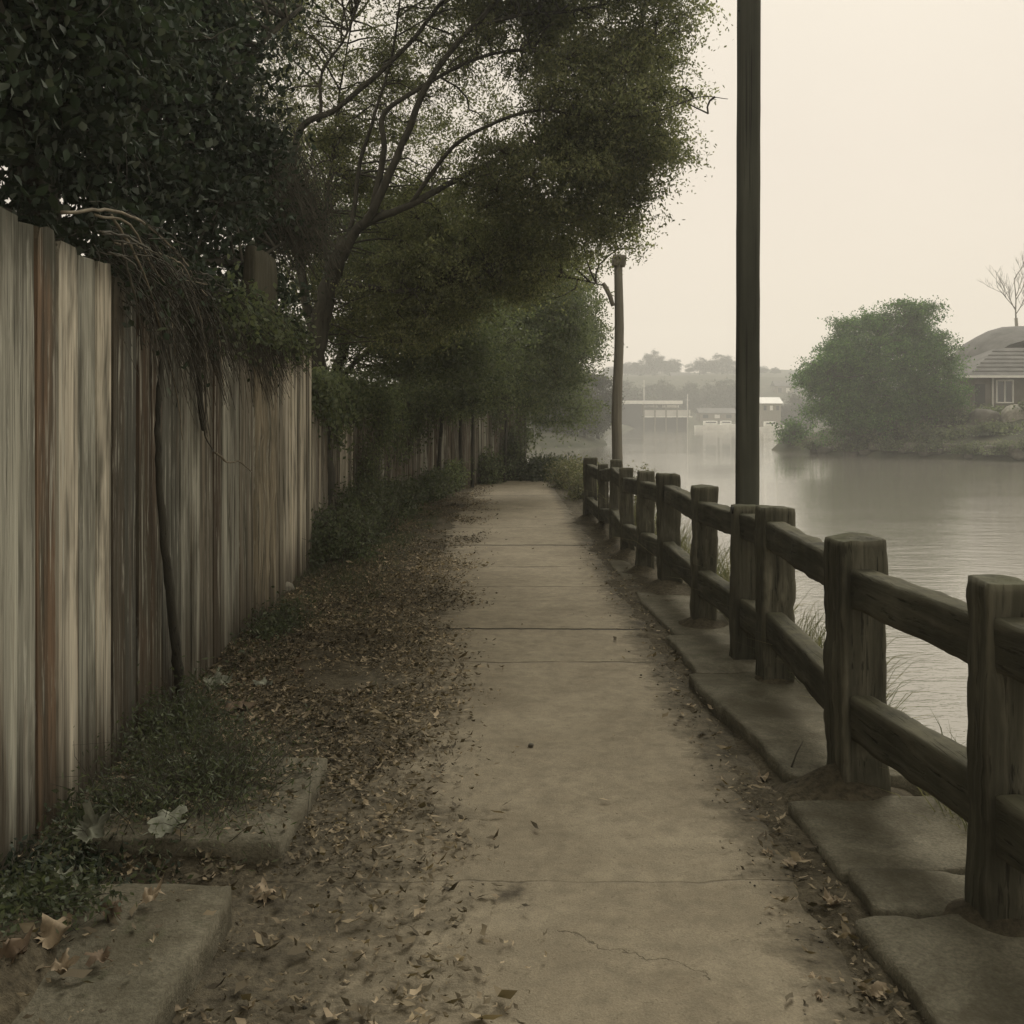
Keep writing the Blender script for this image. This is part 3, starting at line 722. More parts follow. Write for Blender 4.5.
# leaning fine-leaved tree over the path
def PP(l): return [P(*q) for q in l]
limbs=[
 (PP([(318,566,11.5),(320,500,11.5),(316,420,11.45),(318,345,11.4),(330,280,11.3),(345,240,11.2)]),.17,.09),
 (PP([(332,278,11.3),(355,232,11.1),(372,212,11.0),(402,145,10.8),(430,80,10.6),(470,30,10.4),(505,-5,10.3),(560,-40,10.2)]),.085,.02),
 (PP([(350,238,11.2),(366,223,11.1),(410,205,10.9),(454,181,10.7),(513,152,10.5),(545,144,10.4),(580,148,10.3),(630,153,10.2)]),.075,.012),
 (PP([(372,212,11.0),(384,150,10.9),(384,114,10.9),(425,85,10.8),(469,62,10.7),(520,50,10.5),(600,60,10.4),(655,35,10.3)]),.05,.012),
 (PP([(318,350,11.4),(306,300,11.4),(292,200,11.5),(300,130,11.5),(337,108,11.3),(395,58,11.1),(431,17,11.0),(470,-40,10.9)]),.08,.02),
 (PP([(340,255,11.3),(352,222,11.3),(360,164,11.4),(375,114,11.5),(392,55,11.5),(400,0,11.5)]),.045,.015),
 (PP([(318,122,11.5),(321,111,11.5),(322,73,11.5),(345,38,11.5),(362,-5,11.5)]),.035,.012),
 (PP([(332,280,11.3),(400,291,11.3),(450,283,11.4),(500,275,11.5),(562,277,11.6),(603,285,11.6)]),.05,.008),
 (PP([(330,280,11.3),(325,235,11.7),(332,160,12.0),(340,90,12.2),(352,20,12.3)]),.04,.012),
 (PP([(410,205,10.9),(450,150,10.5),(490,125,10.2),(540,110,10.0),(600,120,9.9),(660,110,9.8),(700,97,9.8),(728,99,9.8)]),.035,.004),
 (PP([(454,181,10.7),(500,190,10.9),(540,200,11.0),(585,205,11.0),(630,200,11.0)]),.03,.006),
 (PP([(470,30,10.4),(520,15,10.3),(580,10,10.2),(640,-5,10.1),(700,-10,10.0)]),.035,.008),
]
def LB(x,y,Y,rx,ry,rz,w=1.0): return (P(x,y,Y),(rx,ry,rz),w)
lobes=[LB(640,15,10.2,.72,1.1,.6),LB(600,100,10.4,.85,1.1,.75),LB(560,185,10.8,.95,1.2,.55),LB(625,150,10.5,.55,.8,.5),LB(590,225,11,.6,.8,.32,.9),LB(622,222,10.9,.36,.6,.3,.9),
 LB(510,35,11.3,1.0,.9,.8,.75),LB(430,50,12.0,1.0,.8,.85,.46),LB(490,135,12.0,.9,.8,.65,.45),LB(360,30,12.2,1.0,.8,.85,.48),LB(390,150,12.4,1.0,.8,.9,.42),LB(320,120,12.4,.7,.8,1.1,.58),LB(270,60,12.0,.75,.8,1.0,.8),
 LB(450,225,12.2,1.1,1,.5,.8),LB(480,265,11.8,1.0,1.2,.5,.9),LB(400,300,12,1.0,1.2,.6,.9),LB(545,265,11.6,.66,.9,.34,.8),LB(560,-60,10.3,1.4,1.4,.8,.9),LB(400,-80,11.2,2.2,1.4,.8,.6),LB(290,250,12,.6,.6,.8,.8)]
tree('broadleaf_tree',(P(318,566,11.5).x,11.5,0),'leaning small leaved tree with bare dark arching limbs reaching over the path','tree',lobes,limbs,'leaf_fine',11600,35,.125,(.044,.020),gap=.34,gs=1.1,sub=560,subr=.31,loose=.4,twig_r=.006,seed=3,down=.3,shell=.3)

# dark broad-leaved tree towering over the near board fence
limbs=[([(-2.5,5.6,-.1),(-2.45,5.5,1.2),(-2.5,5.4,2.4),(-2.6,5.0,3.6),(-2.7,4.6,5.2)],.17,.07),
 ([(-2.5,5.4,2.3),(-2.2,4.4,3.0),(-2.0,3.2,3.6),(-1.9,1.8,4.2)],.08,.03),
 ([(-2.5,5.4,2.4),(-2.3,6.2,3.0),(-2.1,7.0,3.8),(-1.6,7.6,4.6)],.08,.02),
 ([(-2.6,5.0,3.6),(-3.2,3.6,4.4),(-3.4,2.0,5.0)],.07,.03),
 ([(-2.5,5.4,2.2),(-2.1,6.6,2.5),(-2.05,7.8,2.7),(-1.95,8.6,3.0)],.05,.012)]
lobes=[((-2.15,7.0,3.6),(.5,.8,.9),.9),((-2.3,3.6,3.3),(.75,1.1,.95),1),((-2.4,5.0,3.4),(.8,1.1,1.05),1),((-2.4,6.4,3.2),(.6,.9,.85),1),((-2.5,4.6,4.8),(1.1,1.5,.9),1),
 ((-2.2,3.0,4.2),(.9,1.0,.9),1),((-3.2,6.0,4.4),(1.0,1.5,1.2),.8),((-2.6,7.2,3.9),(.55,.9,1.0),.55),((-2.2,7.6,4.9),(.8,1.0,.6),.35),((-2.35,8.2,2.75),(.4,.8,.6),1.0),
 ((-2.5,.6,4.2),(1.2,1.8,1.2),.6),((-2.2,-1.6,3.8),(1.4,1.8,1.4),.5),((-1.3,-1.2,4.9),(1.6,2.0,.8),.4),((-2.1,4.6,2.4),(.3,1.0,.25),1.0),((-2.1,5.9,2.35),(.28,.8,.22),.8)]  # unseen lobes overhead and behind the camera, added to shade the foreground
tree('broadleaf_tree',(-2.5,5.6,0),'dark broad leaved tree massed above the near board fence at upper left','tree',lobes,limbs,'leaf_broad',7600,25,.15,(.060,.038),sub=330,subr=.34,loose=.45,quads=2,twig_r=.007,seed=5,gap=.12,shell=.35,down=.35)

# feathery dead brush between the two trees
rng=np.random.default_rng(9)
n=900; t=rng.random(n); c0=np.array(P(300,235,9.0)); c1=np.array(P(222,120,8.2))
A=c0+(rng.normal(size=(n,3))*np.array([.16,.3,.18])); B=A+np.array([-.45,-.1,.75])*rng.uniform(.5,1.5,(n,1))+rng.normal(size=(n,3))*.16
root=thing('dead_brush',(-1.98,9.0,2.2),'feathery brown mass of fine dead twigs hanging above the board fence','dead branch')
twig_mesh(A,B,.0035,.0012,'twigs',M['twig'],root,.10,rng)
q=np.repeat(A,9,0)+np.repeat(B-A,9,0)*rng.random((n*9,1))+rng.normal(size=(n*9,3))*.05; V,F=leaves(q,.04,.016,rng); np_mesh('foliage',V,4,M['leaf_broad'],root,F=F)

# creeper hanging over the fence top
root=thing('creeper',(-1.72,5.2,2.1),'tangled creeper spilling over the board fence top above the brown boards','creeper')
rng=np.random.default_rng(21); n=1500
yy=rng.uniform(4.25,9.0,n); prof=.10+.30*np.exp(-((yy-5.3)/.55)**2)+.22*np.exp(-((yy-7.1)/.8)**2)+.12*np.exp(-((yy-4.6)/.3)**2)
xx=fx(yy)+.05+rng.normal(size=n)*.05; z0=2.2+rng.normal(size=n)*.08
A=np.stack([xx-.1,yy,z0],1); B=A+np.stack([np.abs(rng.normal(size=n))*.06+.10,rng.normal(size=n)*.16+.1,-prof*rng.uniform(.2,1.9,n)],1)
twig_mesh(A,B,.0035,.0015,'twigs',M['twig'],root,.12,rng)
q=np.repeat(A+(B-A)*rng.uniform(0,.6,(n,1)),2,0)+rng.normal(size=(n*2,3))*.05
V,F=leaves(q,.045,.027,rng,2,.4); np_mesh('foliage',V,4,M['leaf_broad'],root,F=F)
n=1500; q=np.stack([np.zeros(1500),rng.uniform(5.6,8.8,1500),2.12+rng.normal(size=1500)*.10],1); q[:,0]=fx(q[:,1])+.08+np.abs(rng.normal(size=1500))*.07
V,F=leaves(q,.045,.026,rng,2,.4); np_mesh('upper_foliage',V,4,M['leaf_mid'],root,F=F)
n=600; q=np.array(P(282,338,8.3))+rng.normal(size=(n,3))*np.array([.07,.12,.06]); q[:,0]=np.maximum(q[:,0],fx(q[:,1])+.04)
V,F=leaves(q,.035,.02,rng,1,.2); np_mesh('fresh_foliage',V,4,M['weed'],root,F=F)
def onf(x,y,off=.05):
    """point just in front of the board fence seen at x,y"""
    k=(x-512)/1000; Y=(-1.467+off)/(k+.054); return Vector((k*Y,Y,HC-(y-HOR)/1000*Y))
for (line,r0,r1,mt,lab) in (
  ([(62,213),(105,210),(135,218),(160,236),(185,262),(200,288),(222,308),(262,330)],.007,.004,'palevine','long pale vine stem arching over the fence'),
  ([(112,215),(135,255),(150,290),(160,330),(168,360),(178,400),(183,440)],.006,.003,'palevine','pale vine stem hanging down the boards'),
  ([(215,452),(228,462),(240,462),(252,472)],.007,.004,'palevine',None),
  ([(200,300),(203,350),(206,400),(204,430),(214,452)],.006,.004,'twig',None),
  ([(120,230),(128,270),(138,310),(142,350)],.006,.003,'twig',None),
  ([(95,215),(130,225),(150,262),(172,300),(176,352)],.006,.003,'palevine',None),
  ([(270,335),(290,343),(305,352),(318,366)],.006,.003,'palevine',None)):
    mb=MB(); mb.tube(smooth_line([onf(a,b,.06+.05*math.sin(i)) for i,(a,b) in enumerate(line)],6,.003),[r0+(r1-r0)*i/((len(line)-1)*6) for i in range((len(line)-1)*6+1)],6)
    o=mb.build('stem',M[mt],root); 
    if lab: o['label']=lab
rv=random.Random(12)
for k in range(30):
    x0_=rv.uniform(85,255); y0_=222+max(0,(x0_-60))*.42+rv.uniform(-12,14); dx=rv.uniform(18,75); dy=rv.uniform(30,120)*(1.2-abs(x0_-160)/160)
    pl=[(x0_,y0_),(x0_+dx*.45,y0_+dy*.12),(x0_+dx*.78,y0_+dy*.45),(x0_+dx*.95,y0_+dy*.78),(x0_+dx*1.02,y0_+dy)]
    o1=rv.uniform(.04,.16); sp_=smooth_line([onf(a,b,o1+.05*math.sin(i*1.3+k)) for i,(a,b) in enumerate(pl)],6,.004)
    rr_=rv.uniform(.0025,.0055); mb=MB(); mb.tube(sp_,[rr_*(1-.6*i/len(sp_)) for i in range(len(sp_))],5); mb.build('stem',M[rv.choice(['palevine','twig','twig'])],root)
# thick climbing stem
base=onf(184,712,.06)
root=thing('climbing_stem',(base.x,base.y,gz(base.x,base.y)),'thick dark woody stem climbing the brown boards from the ground','vine stem')
line=[(186,722),(182,700),(177,660),(171,600),(164,540),(160,480),(158,420),(162,360),(166,310),(160,270),(150,235)]
sp=smooth_line([onf(a,b,.06) for a,b in line],6,.003); m=len(sp)
mb=MB(); mb.tube(sp,[.034-.02*min(1,i/(m*.55)) + (.02 if i<3 else 0) for i in range(m)],9,wob=.25); mb.build('stem',M['bark'],root)
mb=MB(); line=[(204,430),(200,400),(199,350),(201,310),(205,280)]; sp=smooth_line([onf(a,b,.05) for a,b in line],5,.003); mb.tube(sp,[.016]*len(sp),7); mb.build('side_stem',M['bark'],root)

# trees farther along the left side
tree('broadleaf_tree',(-2.75,14.2,0),'shaded bushy tree standing behind the second board fence','tree',
 [LB(405,345,14.5,1.1,1.3,.75),LB(350,280,14,1.1,1.2,1.1),LB(450,300,15,1.2,1.4,.9),LB(350,380,13.5,.6,1,.7),LB(320,200,14.5,1.2,1.2,1.1,.3),LB(480,360,15.5,.7,1.2,.7),LB(400,230,14.5,1.5,1.2,.5,.7)],
 [([(-2.75,14.2,-.1),(-2.7,14.2,1.2),(-2.5,14.3,2.2),(-2.2,14.4,3.2)],.13,.06),([(-2.6,14.2,1.9),(-1.9,14.5,2.6),(-1.1,14.8,3.0)],.06,.02),([(-2.4,14.3,2.5),(-2.8,14.2,3.6),(-2.6,14.2,4.4)],.05,.02)],
 'leaf_mid',3600,25,.17,(.055,.028),sub=190,subr=.42,seed=13,gap=.1,shell=.25)
tree('broadleaf_tree',(-2.5,19.0,0),'grey green hazy tree with low foliage over the middle of the curving fence','tree',
 [LB(470,350,18.5,1.3,1.5,.9),LB(520,310,19,1.3,1.5,1.0),LB(565,340,19.5,.62,1.2,1.0),LB(430,270,19,1.3,1.4,1.2),LB(500,390,18.5,1.0,1.3,.45),LB(430,385,18,1.0,1.2,.5),LB(540,275,19.5,1.1,1.1,.55)],
 [([(-2.5,19,-.1),(-2.3,19,1.4),(-1.9,19,2.6),(-1.4,19,3.6)],.14,.06),([(-2.1,19,2.0),(-1.0,19,2.7),(.3,19.2,3.2)],.07,.02),([(-1.9,19,2.6),(-.6,19.4,3.6),(.6,19.6,4.0)],.06,.02)],
 'leaf_mid',3600,25,.20,(.065,.034),sub=190,subr=.48,seed=17,gap=.12,shell=.25)
tree('broadleaf_tree',(-.9,26.5,0),'pale hazy tree at the far end of the path leaning toward the water','tree',
 [LB(555,345,25.5,1.1,1.5,1.1),LB(585,330,26,.55,1.2,.9),LB(565,395,25,.75,1.3,1.0),LB(520,400,25,1.3,1.4,1.1),LB(500,330,27,2.0,1.6,1.4),LB(566,300,26,.75,1.1,.5,.8),LB(480,410,25,1.3,1,.9)],
 [([(-.9,26.5,-.1),(-.6,26.4,1.2),(-.1,26.2,2.4),(.5,26,3.6)],.14,.05),([(-.3,26.3,1.9),(.6,25.9,2.8),(1.3,25.6,3.2)],.06,.02),([(-.4,26.3,1.6),(.4,25.6,1.9),(1.1,25.2,2.2)],.05,.02)],
 'leaf_mid',3400,25,.24,(.08,.042),sub=200,subr=.5,seed=19,gap=.12,shell=.3)
# young straight stems in front of the curving fence
for k,(x,yb,yt,Yd,r) in enumerate(((461,484,398,20.6,.045),(472,483,398,21.0,.04),(504,478,402,23.0,.035),(437,490,396,19.0,.04))):
    b=P(x,yb,Yd); root=thing('sapling',(b.x,Yd,gz(b.x,Yd)),['left sapling of the close pair rising before the curving fence','right sapling of the close pair rising before the curving fence','thinnest sapling nearest the far end of the path','lone sapling standing left of the close pair'][k],'sapling')
    t=P(x-4+3*k,yt-30,Yd); sp=smooth_line([Vector((b.x,Yd,-.1)),Vector((b.x,Yd,0)).lerp(t,.5)+Vector((.03,0,0)),t],6,.01)
    mb=MB(); mb.tube(sp,[r-.3*r*i/len(sp) for i in range(len(sp))],7); mb.build('trunk',M['bark'],root)
    rg=np.random.default_rng(60+k); C=np.array(t)+rg.normal(size=(30,3))*np.array([.35,.35,.4]); P0=np.tile(np.array(t)-np.array([0,0,.4]),(30,1))
    twig_mesh(P0,C,.006,.002,'twigs',M['twig'],root,.05,rg); V,F=leaves(np.repeat(C,14,0)+rg.normal(size=(420,3))*.14,.08,.04,rg); np_mesh('crown',V,4,M['leaf_mid'],root,F=F)

# shrubs: many stems with leaves
def shrub(base,size,label,leafmat='weed',n=160,nl=14,ls=(.05,.022),seed=1,name='shrub',cat='shrub',group=None,stem='twig',lean=(0,0),sr=.004,spread=.05):
    rg=np.random.default_rng(seed); bz=gz(base[0],base[1]); root=thing(name,(base[0],base[1],bz),label,cat,group)
    A=np.stack([base[0]+rg.normal(size=n)*size[0]*.35,base[1]+rg.normal(size=n)*size[1]*.35,np.full(n,bz-.03)],1)
    u=rg.random(n)**.6
    B=A+np.stack([rg.normal(size=n)*size[0]*.45+lean[0],rg.normal(size=n)*size[1]*.45+lean[1],size[2]*u],1)
    twig_mesh(A,B,sr,sr*.3,'stems',M[stem],root,.12,rg)
    t=rg.uniform(.25,1.05,(n*nl,1)); q=np.repeat(A,nl,0)+(np.repeat(B-A,nl,0))*t+rg.normal(size=(n*nl,3))*spread
    q[:,2]=np.maximum(q[:,2],bz+.005)
    V,F=leaves(q,ls[0],ls[1],rg,1,0); np_mesh('foliage',V,4,M[leafmat],root,F=F); return root
shrub((-1.86,10.6),(.38,.8,.55),'low dark green shrub where the first board fence ends',n=380,nl=22,seed=31)
shrub((-1.85,12.3),(.35,.9,.75),'taller leafy shrub with a pale stone in it before the second fence',n=380,nl=22,seed=32)
shrub((-2.05,13.6),(.3,.7,1.35),'upright shrub against the left end of the second fence',n=300,nl=22,seed=36,leafmat='leaf_mid')
shrub((-1.72,15.0),(.32,1.0,.55),'shrub at the fence foot in the middle distance',n=260,nl=20,seed=33,ls=(.06,.03))
shrub((-1.45,18.2),(.32,1.1,.55),'dim shrub at the foot of the curving fence',n=240,nl=20,seed=34,ls=(.07,.035))
shrub((.85,24.0),(.7,.9,.55),'dense green bush at the end of the path beside the bright water',n=380,nl=24,seed=35,ls=(.08,.04),spread=.08)
shrub((1.3,21.2),(.42,1.0,.6),'pale green bush on the bank beyond the last fence post',n=300,nl=20,seed=37,ls=(.07,.03),leafmat='drygrass',spread=.07)
shrub((1.36,18.2),(.3,1.0,.55),'low yellowish bush on the bank just beyond the rail fence',n=220,nl=18,seed=38,ls=(.06,.025),leafmat='drygrass',spread=.06)
shrub((1.68,14.2),(.3,.8,.95),'wispy bush behind the rail fence at the grey pole foot',n=130,nl=14,seed=39,leafmat='drygrass')
shrub((1.72,11.5),(.2,.6,.6),'sparse weeds behind the far middle fence posts',n=90,nl=10,seed=40,leafmat='drygrass')
shrub((-1.16,3.72),(.34,.46,.30),'fine feathery green weed clump spreading over the short kerb slab',n=560,nl=16,ls=(.028,.006),seed=41,sr=.0018,name='weed_clump',cat='weeds',spread=.03)
shrub((-1.5,4.5),(.22,.4,.30),'dark weed clump against the boards left of the climbing stem',n=260,nl=14,ls=(.034,.010),seed=42,sr=.0018,name='weed_clump',cat='weeds',spread=.03)
shrub((-1.62,6.9),(.16,.5,.2),'small grey green weed clump at the boards past the climbing stem',n=140,nl=12,ls=(.04,.015),seed=43,sr=.002,name='weed_clump',cat='weeds',spread=.03)
shrub((-1.5,3.05),(.3,.32,.10),'low dark ground weeds behind the lower left kerb slab',n=300,nl=16,ls=(.028,.014),seed=44,sr=.0018,name='weed_clump',cat='weeds',leafmat='leaf_broad',spread=.03)
shrub((-.1,24.0),(.35,.5,1.3),'tall dark bush closing the far end of the path',n=320,nl=24,seed=48,leafmat='leaf_mid',ls=(.08,.04),spread=.09,sr=.008)
shrub((-.7,22.6),(.4,.5,.8),'dark bush at the fence foot near the far end of the path',n=240,nl=22,seed=49,leafmat='leaf_mid',ls=(.08,.04),spread=.09,sr=.006)
shrub((-1.28,20.0),(.3,.8,.6),'dim low bush between the saplings and the path',n=200,nl=20,seed=50,leafmat='leaf_mid',ls=(.07,.035),spread=.07)
def curtain(y0,y1,fxx,top,drop,label,n,seed,mt='leaf_mid'):
    rg=np.random.default_rng(seed); ym=(y0+y1)/2; root=thing('hanging_ivy',(fxx(ym),ym,top),label,'creeper')
    y=rg.uniform(y0,y1,n); x=np.array([fxx(q) for q in y])+.04+np.abs(rg.normal(size=n))*.05; A=np.stack([x-.05,y,np.full(n,top+.05)],1)
    dr=drop*(.35+.9*np.clip(fbm(y*1.3+seed,y*0,1.0,2)+.4,0,1))*rg.uniform(.3,1.2,n); B=A+np.stack([.06+rg.normal(size=n)*.04,rg.normal(size=n)*.12,-dr],1)
    twig_mesh(A,B,.005,.002,'stems',M['twig'],root,.04,rg)
    q=np.repeat(A,22,0)+np.repeat(B-A,22,0)*rg.random((n*22,1))+rg.normal(size=(n*22,3))*.06
    V,F=leaves(q,.065,.04,rg,1,.5); np_mesh('foliage',V,4,M[mt],root,F=F)
def f2(y):
    for (a,b),(c,d) in zip(pts2[:-1],pts2[1:]):
        if b<=y<=d: return a+(c-a)*(y-b)/(d-b)
    return pts2[-1][0]
pts2=[(-2.12,10.25),(-2.1,13.0),(-1.95,16.0),(-1.5,19.2),(-.75,22.3),(.35,25.2)]
curtain(10.4,13.6,f2,1.85,1.3,'dark ivy hanging over the start of the second board fence',260,81)
curtain(14.2,18.0,f2,1.85,.9,'ivy hanging over the middle stretch of the second board fence',240,82)
curtain(18.6,23.5,f2,1.85,1.0,'ivy hanging over the far curving stretch of the second board fence',260,83)
shrub((-1.30,2.72),(.20,.16,.07),'sparse dark weeds creeping over the inner edge of the lower left kerb slab',n=150,nl=10,ls=(.026,.012),seed=51,sr=.0016,name='weed_clump',cat='weeds',spread=.025)
shrub((-1.42,3.55),(.22,.25,.12),'low tangled weeds between the boards and the short kerb slab',n=240,nl=12,ls=(.03,.012),seed=52,sr=.0018,name='weed_clump',cat='weeds',spread=.03)
# grass tufts on the river bank behind the fence
def tuft(x,y,h,n,label,seed,rad=.13):
    rg=np.random.default_rng(seed); z=gz(x,y); root_=None
    A=np.stack([x+rg.uniform(-1,1,n)*rad,y+rg.uniform(-1,1,n)*rad*1.3,np.zeros(n)],1); A[:,2]=height(A[:,0],A[:,1])-.01
    hh=h*rg.uniform(.4,1.1,n); d=rg.normal(size=(n,2))*.35
    B=A+np.stack([d[:,0]*hh,d[:,1]*hh,hh],1); T=B+np.stack([d[:,0]*hh*.5,d[:,1]*hh*.5,hh*.12],1)
    w=np.cross(B-A,rg.normal(size=(n,3))); w/=np.linalg.norm(w,axis=1)[:,None]; w*=.0019
    V=np.stack([A-w,A+w,B+w*.8,B-w*.8,T],1).reshape(-1,3); i=np.arange(n)*5
    me=np.concatenate([np.stack([i,i+1,i+2,i+3],1),np.stack([i+3,i+2,i+4,i+4],1)])
    F=me[:n]; V2=np.concatenate([V,np.empty((0,3))])
    F=np.concatenate([F,np.stack([i+3,i+2,i+4,i+3],1)[:0]])
    # blade in two quads, the tip drawn narrow
    T1=T+w*.15; T2=T-w*.15
    V=np.stack([A-w,A+w,B+w*.8,B-w*.8,T1,T2],1).reshape(-1,3); i=np.arange(n)*6
    F=np.concatenate([np.stack([i,i+1,i+2,i+3],1),np.stack([i+3,i+2,i+4,i+5],1)])
    o=np_mesh('grass_tuft',V-np.array([x,y,z]),4,M['drygrass'],F=F); o.location=(x,y,z)
    tag(o,label,'grass tuft','grass tufts on the river bank behind the rail fence'); return o
tl=[((1.80,3.62),.30,260,'grass tuft seen below the rails between the two nearest fence posts'),((1.82,4.15),.22,160,'short grass tuft just left of the nearest grass, behind the second post'),
 ((1.80,5.35),.34,260,'thick green grass tuft between the second and third fence posts'),((1.80,5.9),.30,160,'grass tuft hidden partly by the third fence post'),
 ((1.78,7.3),.42,240,'tall grass tuft behind the slim post and the fourth post'),((1.76,8.6),.36,200,'grass tuft between the fourth and fifth posts'),((1.74,10.2),.4,200,'grass tuft behind the middle run of the rail fence'),((1.76,2.95),.16,120,'short grass tuft behind the nearest fence post'),((1.74,13.0),.42,160,'grass tuft near the far end of the rail fence')]
for k,((x,y),h,n,lab) in enumerate(tl): tuft(x-.03,y,h*1.15,n*5,lab,70+k)
shrub((1.76,5.25),(.10,.25,.42),'small leafy weed between the second and third posts at the water edge',n=46,nl=12,seed=47,ls=(.03,.012),name='weed_clump',cat='weeds')

# ------------------------------------------------------------------ leaf litter
rng=np.random.default_rng(33)
def scatter(n,fx_,fy_,keep):
    x=fx_(n); y=fy_(n); k=keep(x,y)>rng.random(n); return x[k],y[k]
def ydist(n): # denser near the viewer
    return 1.9+ (rng.random(n)**1.7)*20
x1,y1=scatter(210000,lambda n:rng.uniform(-1.85,.35,n),ydist,lambda x,y:np.exp(-np.maximum(0,x+.50-.07*(5-np.minimum(y,7))+.28*fbm(x*.8+3,y*1.5,2.0))**2/.045)*sstep(-.35,.2,fbm(x*1.8,y*1.8,7.)+.2)*(1-sstep(12,22,y)*.6)*(.12+.88*sstep(2.9,4.3,y)))
x2,y2=scatter(9000,lambda n:rng.uniform(.55,1.12,n),ydist,lambda x,y:np.exp(-((x-.95)/.13)**2)*.7*(1-sstep(9,14,y)))
x3,y3=scatter(1200,lambda n:rng.uniform(-.6,1.0,n),ydist,lambda x,y:.10+0*x)
X=np.concatenate([x1,x2,x3]); Y=np.concatenate([y1,y2,y3]); n=len(X)
Zp=np.where((np.abs(X)<1.0),.010,-1); Z=np.maximum(height(X,Y),Zp)
onL=((X<-.82)&(X>-1.74)&(Y<2.93)); Z=np.where(onL,np.maximum(Z,.122),Z); keep=~(onL&(rng.random(n)<.8))
onL2=(X<-.77)&(X>-1.4)&(Y>3.3)&(Y<4.13); Z=np.where(onL2,np.maximum(Z,.09),Z); keep&=~(onL2&(rng.random(n)<.6))
onR=(X>1.03)&(Y<5.6); Z=np.where(onR,.07,Z); keep&=~onR
X,Y,Z=X[keep],Y[keep],Z[keep]; n=len(X)
C=np.stack([X,Y,Z+.006+rng.random(n)*.014],1)
th=rng.uniform(0,2*np.pi,n); a=np.stack([np.cos(th),np.sin(th),rng.normal(size=n)*.28],1); a/=np.linalg.norm(a,axis=1)[:,None]
b=np.stack([-np.sin(th),np.cos(th),rng.normal(size=n)*.45],1); b-=a*(a*b).sum(1)[:,None]; b/=np.linalg.norm(b,axis=1)[:,None]; c=np.cross(a,b)
l=(rng.gamma(2.6,.0085,n)+.003*np.maximum(0,4.5-Y))[:,None]; w=l*rng.uniform(.22,.5,(n,1)); cu=rng.uniform(-.1,.35,(n,1))*l
# six-point jagged curled leaf: two quads on either side of the rib
V=np.stack([C-a*l*.5+c*cu, C-a*l*.1+b*w*.5+c*cu*.8, C+a*l*.2+b*w*.15, C+a*l*.5+c*cu, C+a*l*.15-b*w*.5+c*cu*.6, C-a*l*.2-b*w*.14],1).reshape(-1,3)
i=np.arange(n)*6; F=np.concatenate([np.stack([i,i+5,i+2,i+1],1),np.stack([i+5,i+4,i+3,i+2],1)])
o=np_mesh('fallen_leaves',V,4,M['litter'],F=F); tag(o,'brown dry leaf litter scattered along the path edges','fallen leaves',kind='stuff')

# short grass and moss on the left verge
n=16000; X=rng.uniform(-1.95,-1.05,n); Y=2.6+rng.random(n)**1.4*13; k=(fbm(X*2,Y*1.2,11.0)+sstep(1.1,1.7,-X)*.5-.25+sstep(8,11,Y)*.25)>rng.random(n)*.7; X=X[k];Y=Y[k]; n=len(X)
A=np.stack([X,Y,height(X,Y)-.005],1); hh=.035+.05*rng.random(n); d=rng.normal(size=(n,2))*.5; B=A+np.stack([d[:,0]*hh,d[:,1]*hh,hh],1)
w=rng.normal(size=(n,3)); w[:,2]=0; w/=np.linalg.norm(w,axis=1)[:,None]; w*=.0025
V=np.stack([A-w,A+w,B+w*.2,B-w*.2],1).reshape(-1,3)
o=np_mesh('grass',V,4,M['weed']); tag(o,'short green grass growing along the foot of the left fence','grass',kind='stuff')

# pebbles and soil crumbs
n=1500; X=np.concatenate([rng.uniform(-1.6,-.45,n),rng.uniform(.72,1.25,n//2)]); Y=1.9+rng.random(len(X))**1.6*10; n=len(X)
Z=np.maximum(height(X,Y),np.where(np.abs(X)<1.0,.006,-1)); r=rng.gamma(2.2,.0012,n)[:,None]
k=~((X<-.80)&(Y<2.95)|(X>1.0)&(Y<8)); X,Y,Z,r=X[k],Y[k],Z[k],r[k]; n=len(X)
C=np.stack([X,Y,Z+.002],1); dirs=np.array([(1,0,0),(0,1,0),(-1,0,0),(0,-1,0),(0,0,.7),(0,0,-.7)],float)
V=(C[:,None,:]+dirs[None]*r[:,None,:]*rng.uniform(.6,1.4,(n,6,1))).reshape(-1,3); i=np.arange(n)*6
F=np.concatenate([np.stack([i+a,i+b,i+c],1) for a,b,c in ((0,1,4),(1,2,4),(2,3,4),(3,0,4),(1,0,5),(2,1,5),(3,2,5),(0,3,5))])
o=np_mesh('gravel',V,3,M['darkstone'],F=F); tag(o,'small stones and soil crumbs on the path edges','gravel',kind='stuff')

